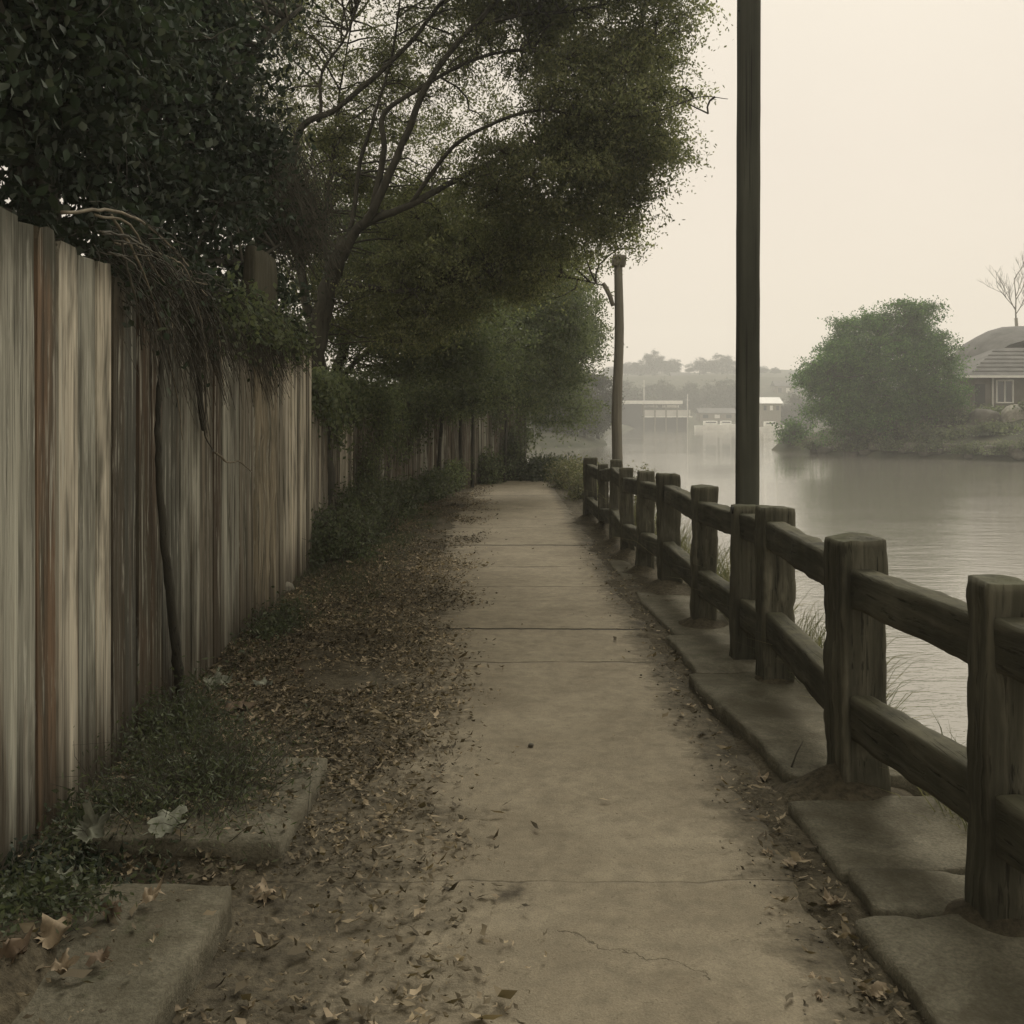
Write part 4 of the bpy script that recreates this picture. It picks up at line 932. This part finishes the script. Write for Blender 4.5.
# ------------------------------------------------------------------ big single leaves
def bigleaf(x,y,size,matn,label,seed,z=None,crumple=.25,rot=0,squash=1.0,tilt=0.0):
    Y=HC*1000/(y-HOR); X=(x-512)/1000*Y
    zz=max(z,gz(X,Y)+.004) if z is not None else gz(X,Y); Y=(HC-zz)*1000/(y-HOR); X=(x-512)/1000*Y
    rg=random.Random(seed); n=40; ring=[]
    lobes_=[(-2.1,.62),(-1.05,.85),(0,1.0),(1.05,.85),(2.1,.62)]
    for k in range(n):
        a=-math.pi+2*math.pi*k/n
        r=.5
        for la,lr in lobes_:
            dd=abs((a-la+math.pi)%(2*math.pi)-math.pi); r=max(r,lr*(1-dd/.8)) if dd<.8 else r
        r*=1+.16*math.sin(k*2.9+seed)+rg.uniform(-.06,.06); ring.append((a,r))
    mb=MB(); vs=[(0,0,0)]; sz=size
    def zf(px,py): return crumple*sz*(mn.noise(Vector((px*2.2/sz+seed,py*2.2/sz,seed)))*.9+.7*((px*px+py*py)/(sz*sz))*.5)
    for f in (.25,.5,.75,1.0):
        for a,r in ring:
            rr=r*f if f>.5 else min(r,.5)*f
            px_=math.cos(a)*rr*sz; py_=math.sin(a)*rr*sz*squash; vs.append((px_,py_,zf(px_,py_)))
    fs=[(0,1+k,1+(k+1)%n) for k in range(n)]
    for q in range(3):
        for k in range(n): fs.append((1+q*n+k,1+(q+1)*n+k,1+(q+1)*n+(k+1)%n,1+q*n+(k+1)%n))
    R=Matrix.Translation((X,Y,zz+.008+.22*sz*crumple+abs(math.sin(tilt))*sz*.4))@Matrix.Rotation(tilt,4,'X')@Matrix.Rotation(rot,4,'Z')
    mb.add([R@Vector(v) for v in vs],fs)
    st=[R@Vector((-.3*sz-k*.14*sz,.03*sz*k,.05*sz)) for k in range(5)]; mb.tube(st,[.0016]*5,5)
    o=mb.build('fallen_leaf',M[matn],origin=(X,Y,zz)); return tag(o,label,'leaf','large fallen leaves on the ground')
bl=[(90,846,.085,'greyleaf','large crumpled pale grey leaf standing upright beside the boards',.10,1.0,.6,.9),
 (165,833,.10,'greyleaf','wide pale grey leaf lying flat by the feathery weeds',.11,.4,1.0,.25),
 (62,888,.062,'greyleaf','small pale grey leaf near the boards above the lower left kerb',.11,.4,2.2,.35),
 (52,944,.075,'tanleaf','large tan leaf on the lower left kerb slab near the photo edge',.105,.5,1.2,.3),
 (60,974,.045,'tanleaf','small curled tan leaf below the large tan leaf on the kerb slab',.105,.6,.3,.2),
 (8,965,.06,'brownleaf','brown leaf cut by the left photo edge on the kerb slab',.105,.6,.9,.3),
 (150,905,.05,'tanleaf','tan leaf at the middle of the inner rim of the lower left kerb slab',.105,.6,1.1,.3),
 (25,925,.06,'greyleaf','pale leaf half standing at the left photo edge above the tan leaves',.105,.5,2.0,.5),
 (100,965,.045,'brownleaf','dark brown leaf lying alone on the open face of the lower left kerb slab',.105,.6,2.9,.15),
 (112,922,.05,'brownleaf','curled brown leaf at the inner rim of the lower left kerb slab',.11,.8,2.6,.4),
 (215,690,.11,'greyleaf','large pale curled leaf at the foot of the climbing stem',None,.6,.5,.35),
 (262,688,.08,'greyleaf','pale leaf in the litter right of the climbing stem',None,.4,1.6,.1),
 (235,712,.10,'brownleaf','broad brown leaf in the litter below two pale leaves',None,.5,.2,.1),
 (265,902,.07,'tanleaf','tan leaf lying against the kerb slab corner on the dirt',None,.5,1.9,.15),
 (310,926,.055,'tanleaf','tan leaf lying on the dirt right of the kerb slab corner',None,.4,.1,.1),
 (338,868,.032,'tanleaf','small tan leaf alone on the dirt above the kerb corner leaves',None,.5,.8,.1),
 (428,862,.035,'brownleaf','dark curled leaf lying at the edge of the bare path',None,.6,0,.1),
 (768,857,.03,'tanleaf','thin tan leaf at the right dirt edge before the second fence post',None,.5,2.4,.1),
 (790,867,.042,'tanleaf','star shaped tan leaf on the right dirt edge',None,.4,.4,.1),
 (832,905,.045,'tanleaf','tan leaf touching the edge of the narrow slab piece',None,.5,3.0,.1),
 (762,782,.045,'tanleaf','pale leaf at the foot of the second fence post',None,.5,.7,.1),
 (872,998,.05,'tanleaf','largest tan leaf near the bottom of the right dirt edge',None,.4,.2,.1),
 (822,1004,.032,'tanleaf','small tan leaf left of the largest one at the lower right',None,.5,1.5,.1),
 (815,985,.03,'tanleaf','small tan leaf just above another at the lower right',None,.5,2.8,.1)]
for k,(x,y,s,mt,lab,z,cr,rot,tl_) in enumerate(bl): bigleaf(x,y,s,mt,lab,k+1,(z+.018 if z==.105 else z),cr*1.25,rot,1.0,tl_)

rl=random.Random(77)
for k in range(14):
    x=rl.uniform(200,300); y=rl.uniform(655,735); 
    bigleaf(x,y,rl.uniform(.035,.065),rl.choice(['brownleaf','tanleaf','brownleaf']),'curled dry leaf in the litter at the foot of the climbing stem',200+k,None,.7,rl.uniform(0,6),rl.uniform(.1,.5))['group']='curled leaves at the climbing stem foot'
# stones
def stone(x,y,size,matn,label,seed,cat='stone',name='stone',grp=None,loc=None,amp=.35):
    if loc is None:
        Y=HC*1000/(y-HOR); X=(x-512)/1000*Y; z=max(gz(X,Y),.006 if abs(X)<1 else -9)
    else: X,Y,z=loc
    mb=MB(); r=min(size)*.75
    mb.rbox(size,r,(8,8,8),Matrix.Translation((X,Y,z+size[2]*.6))@Matrix.Rotation(seed*1.3,4,'Z'),min(size)*amp,1.2/max(size),seed)
    return tag(mb.build(name,M[matn],origin=(X,Y,z)),label,cat,grp)
stone(531,748,(.014,.011,.009),'darkstone','tiny dark stone alone in the middle of the path',1)
stone(362,507,(.09,.08,.06),'stone','pale round stone held in the leafy shrub before the second fence',2,loc=((362-512)/1000*12.6+.05,12.5,.42))
stone(285,592,(.06,.07,.04),'stone','pale stone in the dirt near the end of the first board fence',3)
stone(270,602,(.05,.05,.035),'darkstone','dark stone beside the pale one near the fence end',4)
mb=MB(); Y=4.2; q=[P(790,785,4.0),P(795,775,4.0),P(803,766,4.02)]; mb.tube([Vector((1.13,4.05,.06)),Vector((1.16,4.08,.11)),Vector((1.2,4.12,.15))],[.004,.003,.002],6)
tag(mb.build('twig',M['twig'],origin=(1.13,4.05,.05)),'small dark twig leaning at the foot of the second fence post','twig')

# ------------------------------------------------------------------ across the water
# big round tree
rng=np.random.default_rng(4)
tree('round_tree',(22.5,64.5,gz(22.5,64.5)),'big round bright green tree on the far bank left of the house','tree',
 [LB(886,372,62,4.0,3.2,3.7),LB(842,385,62,2.3,2.6,2.6),LB(926,375,62,2.4,2.6,2.9),LB(848,350,62,1.7,2,1.7),LB(895,322,62,1.9,2,1.3),LB(925,326,62,1.4,1.6,1.3),LB(828,420,62,1.5,1.8,1.6),LB(936,395,62,1.2,2,1.4),LB(880,420,61.5,3.6,2,1.4),LB(820,375,62,1.1,1.4,1.2)],
 [([(22.5,64.5,-.1),(22.6,64,2.2),(22.8,63,4.5),(23,62.5,6.5)],.42,.12),([(22.5,64.2,1.2),(20.6,62.8,2.6),(19.6,62.2,3.6)],.18,.05),([(22.6,64,1.8),(24.6,63,3.4),(26,62.4,4.4)],.18,.05)],
 'leaf_round',5200,25,.34,(.15,.085),sub=190,subr=.85,seed=23,gap=.12,gs=.55,loose=.35,shell=.6,twig_r=.02,down=.1)
# house
HY=66.0
def hx(px_): return (px_-512)/1000*HY
def hz(py_): return HC-(py_-HOR)/1000*HY
root=thing('house',(hx(1010),HY+3,1.8),'brown house with a low shingle roof and white eave on the right bank','house')
x0=hx(974); x1=hx(1120); zb=1.5; ze=hz(378)
mb=MB(); mb.box(x0,x1,HY,HY+8,zb,ze); mb.build('wall',M['wall'],root,smooth=False)
# lower hip roof
mb=MB(); e=[(x0-.8,HY-.9),(x1+.8,HY-.9),(x1+.8,HY+8.6),(x0-.8,HY+8.6)]; r0=hz(344)
v=[(a,b,ze+.12) for a,b in e]+[(x0+3.2,HY+3.6,r0),(x1-3.2,HY+3.6,r0)]+[(a,b,ze+.02) for a,b in e]
mb.add(v,[(0,1,5,4),(1,2,5),(2,3,4,5),(3,0,4),(9,8,7,6),(0,6,7,1),(1,7,8,2),(2,8,9,3),(3,9,6,0)])
rf=mb.build('roof',M['roof'],root,smooth=False)
mb=MB(); mb.box(x0-.86,x1+.86,HY-.98,HY-.905,ze-.02,ze+.13); mb.box(x0-.88,x0-.805,HY-.9,HY+8.6,ze-.02,ze+.13); mb.build('eave_board',M['white'],rf,smooth=False)
mb=MB()
for k in range(1,7):
    f=k/7; mb.box(x0-.8+4*f,x1+.8-4*f,HY-.9+4.5*f-.03,HY-.9+4.5*f+.03,ze+.10+(r0-ze-.12)*f,ze+.17+(r0-ze-.12)*f)
mb.build('shingle_course',M['roof'],rf,smooth=False)
# taller rounded roof behind
mb=MB(); prof=[(950,375),(956,358),(966,347),(976,338),(988,331),(1002,327),(1020,326),(1060,326),(1120,350)]; yb=HY+12
ks=(yb)/HY; vs=[];fs=[]
for a,b in prof:
    for dy,dz in ((-3.5,-1.3),(-1.5,-.3),(0,0),(2,-.3),(5,-2)):
        p_=P(a,b,yb); vs.append((p_.x,yb+dy,p_.z+dz-.0))
for i in range(len(prof)-1):
    for j in range(4): fs.append((i*5+j,(i+1)*5+j,(i+1)*5+j+1,i*5+j+1))
mb.add(vs,fs); mb.build('rear_roof',M['roof'],root)
mb=MB(); mb.box(P(962,0,yb).x,x1+2,yb-2.5,yb+4,1.2,P(0,373,yb).z); mb.build('rear_wall',M['wall'],root,smooth=False)
for (a,b,c_,d_) in ((997,1012,381,402),(1040,1055,381,402)):
    mb=MB(); X0,X1,Z0,Z1=hx(a),hx(b),hz(d_),hz(c_)
    mb.box(X0-.08,X1+.08,HY-.07,HY-.003,Z0-.08,Z0); mb.box(X0-.08,X1+.08,HY-.07,HY-.003,Z1,Z1+.08); mb.box(X0-.08,X0,HY-.07,HY-.003,Z0,Z1); mb.box(X1,X1+.08,HY-.07,HY-.003,Z0,Z1); mb.box((X0+X1)/2-.03,(X0+X1)/2+.03,HY-.06,HY-.003,Z0,Z1)
    o=mb.build('window',M['white'],root,smooth=False); mb=MB(); mb.box(X0,X1,HY-.03,HY-.004,Z0,Z1); mb.build('pane',M['glass'],o,smooth=False)
mb=MB(); mb.box(hx(975),hx(985),HY-.04,HY-.002,zb+.2,hz(384)); mb.build('door',M['dark'],root,smooth=False)
mb=MB(); mb.tube([(hx(992),HY-.09,zb),(hx(992),HY-.09,ze)],[.06,.06],8); mb.build('downpipe',M['white'],root)
mb=MB(); mb.box(x0-1.5,x1+1,HY-2.6,HY-.01,1.62,1.80); dk=mb.build('deck',M['wall'],root,smooth=False)
for k in range(6): xx=x0-1.4+k*1.6; mb=MB(); mb.box(xx,xx+.1,HY-2.5,HY-2.4,.6,1.615); mb.build('deck_post',M['rail'],dk,smooth=False)
# things on the far bank
rk=random.Random(3)
def shore(x):
    y=np.arange(72.0,40.0,-.15); h=height(np.full(len(y),x),y); return float(y[np.argmax(h<-.72)])
for k in range(11):
    x=19.8+k*1.35; y=shore(x)+.55
    shrub((x,y),(1.3,.5,.6),'low dark growth in the row overhanging the right bank waterline',n=110,nl=14,ls=(.15,.08),seed=120+k,leafmat='leaf_mid',sr=.012,spread=.12,group='low growth along the right bank waterline')
for k in range(34):
    t=k/33; X_=19.5+15*t; Y_=shore(X_)+rk.uniform(-.1,.9); q=rk.uniform(.2,.42)
    stone(0,0,(q*1.4,q,q*.7),'darkstone','small rough rock in the row along the waterline of the right bank',30+k,'boulder','boulder','small rocks along the right bank waterline',loc=(X_,Y_,max(-.75,gz(X_,Y_))-.05))
stone(0,0,(1.3,.9,.45),'stone','pale flat boulder between the round tree and the house',11,'boulder','boulder',loc=(27.2,62.5,1.35))
stone(0,0,(1.2,.8,.75),'stone','pale boulder on the bank at the right photo edge',12,'boulder','boulder',loc=(30.3,59.2,1.0))
stone(0,0,(1.0,.8,.6),'darkstone','dark rounded boulder below the house downpipe',13,'boulder','boulder',loc=(28.4,60.2,1.0))
stone(0,0,(1.2,.8,.5),'darkstone','long dark boulder under the right side of the round tree',14,'boulder','boulder',loc=(25.6,61.6,.7))
stone(0,0,(.9,.6,.4),'stone','small pale boulder low on the bank below the house deck',15,'boulder','boulder',loc=(28.0,58.9,.35))
stone(0,0,(.8,.6,.5),'darkstone','low dark boulder at the water edge below the house',16,'boulder','boulder',loc=(30.6,57.6,-.2))
for k,(x,y,sz,lab) in enumerate(((27.6,57.0,(1.6,.7,.6),'low dark shrub at the waterline below the boulders'),(24.6,57.8,(1.5,.7,.6),'low dark shrub hanging over the water below the round tree'),(29.6,54.6,(1.5,.7,.6),'low dark shrub at the waterline nearest the right photo edge'),(26.6,60.8,(1.2,.8,1.2),'dark shrub under the right edge of the round tree'),(29.0,61.4,(1.3,.8,.45),'shrub on the bank before the house deck'),(24.2,60.9,(1.6,.8,1.0),'shrub at the water edge below the round tree'),(22.0,61.2,(1.5,.7,.8),'shrub at the left foot of the round tree by the water'),(31.2,58.6,(1.2,.7,.7),'shrub at the right photo edge on the bank'),(19.3,68.5,(1.0,1.2,1.8),'yellowish shrub beyond the left side of the round tree'))):
    shrub((x,y),sz,lab,n=150,nl=14,ls=(.2,.12),seed=90+k,leafmat='leaf_round' if k==8 else 'leaf_mid',sr=.02,spread=.15)
mb=MB()
# bare tree behind the house
root=thing('bare_tree',(P(1018,380,84).x,84,1.5),'leafless thin tree rising behind the house roof','tree')
rb=random.Random(5)
def grow(mb,p,d,ln,r,lv):
    pts=[p]; q=p.copy(); dd=d.copy()
    for k in range(4): dd=(dd+Vector((rb.uniform(-.14,.14),rb.uniform(-.14,.14),rb.uniform(-.02,.12)))).normalized(); q=q+dd*ln/4; pts.append(q.copy())
    mb.tube(pts,[r*(1-.13*k) for k in range(5)],5)
    if lv==0: return
    for k in range(4 if lv>1 else 3):
        t=rb.choice(pts[1:]); nd=(dd+Vector((rb.uniform(-.8,.8),rb.uniform(-.5,.5),rb.uniform(0,.5)))).normalized()
        grow(mb2,t,nd,ln*rb.uniform(.5,.72),r*.55,lv-1)
mb2=MB(); mb=MB(); b=P(1018,380,84)
mb.tube([Vector((b.x,84,1.0)),P(1018,345,84),P(1016,318,84)],[.17,.15,.13],8)
for t_,dx,ln,r_ in ((P(1016,321,84),-.05,3.6,.07),(P(1015,308,84),-.9,2.2,.04),(P(1016,314,84),.8,2.2,.04),(P(1016,296,84),.5,2.0,.035)): grow(mb2,t_,Vector((dx,0,1)).normalized(),ln,r_,3)
mb.build('trunk',M['farpole'],root); mb2.build('limbs',M['farpole'],root)

# peninsula trees on the left far shore, in the mist
def copy_tree(src,loc,scale,label,group=None,rz=0):
    c=src.copy(); COL.objects.link(c); c.location=loc; c.scale=scale; c.rotation_euler=(0,0,rz); c['label']=label
    if group: c['group']=group
    for ch in src.children:
        k=ch.copy(); COL.objects.link(k); k.parent=c
    return c
def proto(loc,label,seed,lob,leafmat='leaf_far'):
    x,y,z=loc
    return tree('broadleaf_tree',(x,y,z),label,'tree',[((x+a,y+b,z+c),(r1,r2,r3),1) for a,b,c,r1,r2,r3 in lob],
      [([(x,y,z-.3),(x+.1,y,z+2),(x,y,z+4.2)],.35,.15),([(x,y,z+2),(x+1.5,y,z+4)],.15,.05),([(x,y,z+2),(x-1.6,y,z+4.2)],.15,.05)],
      leafmat,900,15,.55,(.36,.22),seed=seed,shell=.5,sub=45,subr=1.1,twig_r=.03,down=.1,group='misty trees beyond the water')
A1=proto((3.4,86,gz(3.4,86)),'misty broad tree on the far left shore behind the grey pole',101,[(0,0,5.0,2.6,2.4,2.4),(-1.6,0,3.8,1.8,1.8,1.8),(1.7,0,3.6,1.7,1.7,1.7),(.3,0,2.4,2.4,2,1.6)])
A2=proto((40,262,gz(40,262)),'round misty tree on the lower slope above the boathouse',102,[(.6,0,5.2,2.6,3,2.6),(-2.6,0,4.4,2.6,2.4,2.0),(3.2,0,4.0,2.4,2.4,1.8),(-5.0,0,2.8,2.0,2,1.6),(5.4,0,2.6,1.8,2,1.5),(0,0,2.4,5,3,2.0)])
A3=proto((58,262,gz(58,262)),'broad misty tree on the lower slope right of the boathouse',103,[(-1.0,0,5.4,2.2,3,2.4),(-3.4,0,3.6,2.4,2.2,2.0),(2.0,0,4.4,2.4,2.4,2.6),(4.6,0,3.0,2.0,2.4,1.9),(.4,0,2.2,4.8,3,2.0)])
def far(src,px_,top,Yd,scale,label,rz=0,base=None):
    """place a copy so that its foot stands on the terrain"""
    x=(px_-512)/1000*Yd; z=gz(x,Yd)-.2; H=HC-(top-HOR)/1000*Yd-z; k=H/8.0
    return copy_tree(src,(x,Yd,z),(k*scale,k*scale,k),label,'misty trees beyond the water',rz)
far(A1,566,395,90,1.0,'misty low tree on the far left shore partly behind the path-end tree',1.2)
far(A1,598,372,95,.7,'slim misty tree on the far left shore just left of the grey pole',2.2)
far(A3,548,402,92,1.1,'dim misty tree on the far left shore nearest the path-end tree',.5)
far(A3,585,398,84,.8,'short misty tree at the water line of the far left shore',2.5)
far(A2,628,380,250,1.1,'low misty tree directly behind the left half of the boathouse',.3)
far(A3,690,382,262,.9,'misty tree just right of the boathouse roof end',1.4)
far(A2,716,379,262,1.25,'wide misty tree between the boathouse and the tall pole',2.0)
far(A2,655,350,380,.95,'tall domed misty tree on the hilltop left of centre',.8)
far(A3,628,362,390,1.3,'hilltop misty tree beside the grey pole',1.9)
far(A2,700,357,375,1.0,'hilltop misty tree right of the domed one',2.7)
far(A3,722,354,370,1.2,'largest hilltop misty tree left of the tall pole',.2)
far(A2,742,358,372,1.0,'hilltop misty tree half hidden by the tall pole',1.1)
far(A2,776,367,390,1.2,'hilltop misty tree right of the tall pole',.4)
far(A3,802,371,395,1.2,'hilltop misty tree beside the big round tree',2.1)
far(A3,795,393,190,.9,'darker misty tree low beside the left edge of the round tree',.7)
far(A2,676,372,345,1.0,'middle slope misty tree above the boathouse roof end',2.9)
far(A3,640,374,350,1.2,'middle slope misty tree above the boathouse left half',1.0)
far(A2,752,384,300,.9,'middle slope misty tree right beside the tall pole',1.7)

far(A3,612,366,385,1.5,'hilltop misty tree left of the grey pole top',2.6)
far(A2,641,360,388,1.3,'hilltop misty tree filling the gap left of the domed one',.9)
far(A3,672,359,383,1.4,'hilltop misty tree between the domed one and the large one',1.6)
far(A3,762,366,392,1.5,'hilltop misty tree directly right of the tall pole',2.3)
far(A2,790,372,385,1.5,'hilltop misty tree farthest right before the round tree',1.3)
far(A2,735,392,255,1.2,'lower slope misty tree beside the left edge of the tall pole',.1)
far(A3,612,386,245,1.2,'lower slope misty tree seen past the grey pole',2.0)

# boathouse on the far shore
BY=222.0
def bx(p_): return (p_-512)/1000*BY
def bz(p_): return HC-(p_-HOR)/1000*BY
root=thing('boathouse',(bx(652),BY+3,-.8),'long low boathouse with a flat white roof on the far shore','boathouse')
mb=MB(); mb.box(bx(614),bx(682),BY-1,BY+7,bz(404),bz(400.6)); mb.build('roof',M['white'],root,smooth=False)
mb=MB(); mb.box(bx(616),bx(642),BY+.5,BY+6.5,bz(424),bz(404)-.01); mb.build('side_room',M['dark'],root,smooth=False)
mb=MB(); mb.box(bx(642)+.01,bx(681),BY+3,BY+6.5,bz(418),bz(404)-.01); mb.build('wall',M['wall'],root,smooth=False)
for a,b in ((646,660),(664,681)):
    mb=MB(); mb.box(bx(a),bx(b),BY+2.8,BY+2.99,bz(407.5),bz(405)); mb.build('window',M['white'],root,smooth=False)
mb=MB(); mb.box(bx(643),bx(692),BY-.5,BY+2.7,bz(417.4),bz(416)); mb.build('deck',M['white'],root,smooth=False)
mb=MB(); mb.box(bx(643),bx(690),BY-.4,BY-.3,bz(415.9),bz(410)); mb.build('parapet',M['greyroof'],root,smooth=False)
mb=MB(); mb.box(bx(616),bx(688),BY+.1,BY+6,-1.2,bz(417.5)); mb.build('base',M['dark'],root,smooth=False)
for px_ in (643,654,665,676,687):
    mb=MB(); mb.box(bx(px_),bx(px_)+.25,BY-.75,BY-.55,-1.5,bz(404) if px_<682 else bz(409)); mb.build('post',M['farpole'],root,smooth=False)
for px_,t,b_,lab in ((644,380,401,'thin pale mast standing behind the boathouse roof'),(687.5,394,424,'thin pale mast at the right end of the boathouse')):
    Y=BY+9 if px_<650 else BY-1.5; mb=MB(); mb.tube([((px_-512)/1000*Y,Y,-1.2),((px_-512)/1000*Y,Y,HC-(t-HOR)/1000*Y)],[.16,.09],6); mb.tube([((px_-512)/1000*Y-.5,Y,HC-(t+6-HOR)/1000*Y),((px_-512)/1000*Y+.5,Y,HC-(t+6-HOR)/1000*Y)],[.05,.05],5)
    tag(mb.build('mast',M['greyroof'],origin=((px_-512)/1000*Y,Y,-1)),lab,'mast')
def boat(px_,Yd,ln,label,cabin=True,rz=0.0):
    x=(px_-512)/1000*Yd; root=thing('boat',(x,Yd,-.8),label,'boat'); vs=[];fs=[]; n=9
    for i in range(n):
        t=i/(n-1); w=.9*math.sin(min(1,(1-t)*2.2)*math.pi/2)*(1 if t<.98 else .05); sh=.75+.35*t*t
        X=x+(t-.5)*ln; vs+=[(X,Yd-w,-.8+sh),(X,Yd-w*.7,-.95),(X,Yd+w*.7,-.95),(X,Yd+w,-.8+sh)]
    for i in range(n-1):
        for j in range(3): fs.append((i*4+j,(i+1)*4+j,(i+1)*4+j+1,i*4+j+1))
        fs.append((i*4+3,(i+1)*4+3,(i+1)*4,i*4))
    fs.append((0,1,2,3)); mb=MB(); mb.add(vs,fs); mb.build('hull',M['white'],root,smooth=False)
    if cabin:
        mb=MB(); mb.rbox((ln*.2,.6,.45),.1,(4,4,4),Matrix.Translation((x-ln*.05,Yd,.45))); c=mb.build('cabin',M['white'],root)
        mb=MB(); mb.box(x-ln*.2,x+ln*.1,Yd-.63,Yd-.605,.45,.7); mb.build('window',M['glass'],c,smooth=False)
boat(712,205,7,'white boat moored between the boathouse and the tall pole')
boat(727,209,5.5,'smaller white boat moored just left of the tall pole')
boat(771,168,4.6,'long white boat moored right of the tall pole')
def cabin(px0,px1,yt,yb_,Yd,label,roofm='greyroof',wallm='stone',nm='cabin'):
    x0=(px0-512)/1000*Yd; x1=(px1-512)/1000*Yd; zt=HC-(yt-HOR)/1000*Yd; zb=HC-(yb_-HOR)/1000*Yd; g0=gz((x0+x1)/2,Yd+1.5); d=5
    root=thing(nm,((x0+x1)/2,Yd+2,g0),label,'building'); we=zb+(zt-zb)*.62
    mb=MB(); mb.box(x0,x1,Yd,Yd+d,min(g0,zb)-1,we); mb.build('wall',M[wallm],root,smooth=False)
    mb=MB(); o_=.4; mb.add([(x0-o_,Yd-o_,we),(x1+o_,Yd-o_,we),(x1+o_,Yd+d+o_,we),(x0-o_,Yd+d+o_,we),(x0-o_,Yd+d/2,zt),(x1+o_,Yd+d/2,zt)],[(0,1,5,4),(2,3,4,5),(1,2,5),(3,0,4),(3,2,1,0)]); mb.build('roof',M[roofm],root,smooth=False)
    n=3
    for k in range(n):
        a=x0+(x1-x0)*(k+.25)/n; b=x0+(x1-x0)*(k+.7)/n; mb=MB(); mb.box(a,b,Yd-.05,Yd-.003,zb+(we-zb)*.35,zb+(we-zb)*.8); mb.build('window',M['white' if k%2 else 'glass'],root,smooth=False)
    return root
cabin(762,781,397,414,185,'small waterside cabin with a pale roof right of the tall pole')
cabin(700,735,408,421,236,'low waterside shed behind the moored white boats','roof')
cabin(776,800,380,396,285,'pale house on the slope left of the round tree','roof','stone','house_on_slope')
cabin(735,762,374,386,330,'distant house high on the slope behind the tall pole','roof','stone','house_on_slope')
cabin(672,690,372,382,330,'distant house high on the slope above the boathouse','roof','stone','house_on_slope')

# ------------------------------------------------------------------ haze
m,nt,out=newmat('haze'); vol=N(nt,'VolumePrincipled'); vol.inputs['Color'].default_value=(.99,.985,.97,1); vol.inputs['Density'].default_value=.0018; vol.inputs['Anisotropy'].default_value=.4
L(nt,vol.outputs[0],out.inputs['Volume'])
mb=MB(); mb.box(-410,410,-62,436,-8,40); o=mb.build('haze',m,smooth=False); tag(o,'thin pale mist filling the air over the river','haze',kind='stuff')

# ------------------------------------------------------------------ sky, sun, camera
W=bpy.data.worlds.new('World'); S.world=W; W.use_nodes=True; nt=W.node_tree
for n_ in list(nt.nodes): nt.nodes.remove(n_)
out=N(nt,'OutputWorld'); sky=N(nt,'TexSky',sky_type='NISHITA'); sky.sun_disc=False
EL,AZ=math.radians(48),math.radians(22)
sky.sun_elevation=EL; sky.sun_rotation=AZ; sky.air_density=1.0; sky.dust_density=6.0; sky.ozone_density=.5
b1=N(nt,'Background'); b1.inputs['Strength'].default_value=.006; L(nt,sky.outputs[0],b1.inputs['Color'])
b2=N(nt,'Background'); b2.inputs['Strength'].default_value=1.0
tc=N(nt,'TexCoord'); sp=N(nt,'SeparateXYZ'); L(nt,tc.outputs['Generated'],sp.inputs[0])
cl=noise(nt,tc.outputs['Generated'],1.6,3,.5)
c=ramp(nt,sp.outputs[2],[(0.0,(.675,.592,.485)),(.10,(.61,.54,.447)),(.25,(.572,.508,.425)),(.5,(.58,.535,.445)),(1.0,(.585,.57,.475))])
c=mix(nt,1.0,c,ramp(nt,cl,[(.3,.96),(.7,1.03)]),'MULTIPLY'); L(nt,c,b2.inputs['Color'])
ad=N(nt,'AddShader'); L(nt,b1.outputs[0],ad.inputs[0]); L(nt,b2.outputs[0],ad.inputs[1]); L(nt,ad.outputs[0],out.inputs['Surface'])
sl=bpy.data.lights.new('Sun','SUN'); sl.energy=1.5; sl.angle=math.radians(25); sl.color=(1,.95,.84)
so=bpy.data.objects.new('Sun',sl); COL.objects.link(so)
d=Vector((math.sin(AZ)*math.cos(EL),math.cos(AZ)*math.cos(EL),math.sin(EL))); so.rotation_euler=d.to_track_quat('Z','Y').to_euler(); so.location=(0,0,20)

cam=bpy.data.cameras.new('Camera'); co=bpy.data.objects.new('Camera',cam); COL.objects.link(co); S.camera=co
co.location=(0,0,HC); co.rotation_euler=(math.pi/2,0,0); cam.sensor_width=36; cam.lens=36*FPX/1024; cam.shift_y=-(512-HOR)/1024
cam.clip_start=.05; cam.clip_end=2000
S.view_settings.view_transform='Standard'; S.view_settings.look='None'; S.view_settings.gamma=1; S.view_settings.exposure=.42
S.cycles.use_denoising=True; S.cycles.max_bounces=6; S.cycles.diffuse_bounces=3; S.cycles.transmission_bounces=3; S.cycles.volume_bounces=4
S.cycles.volume_step_rate=10
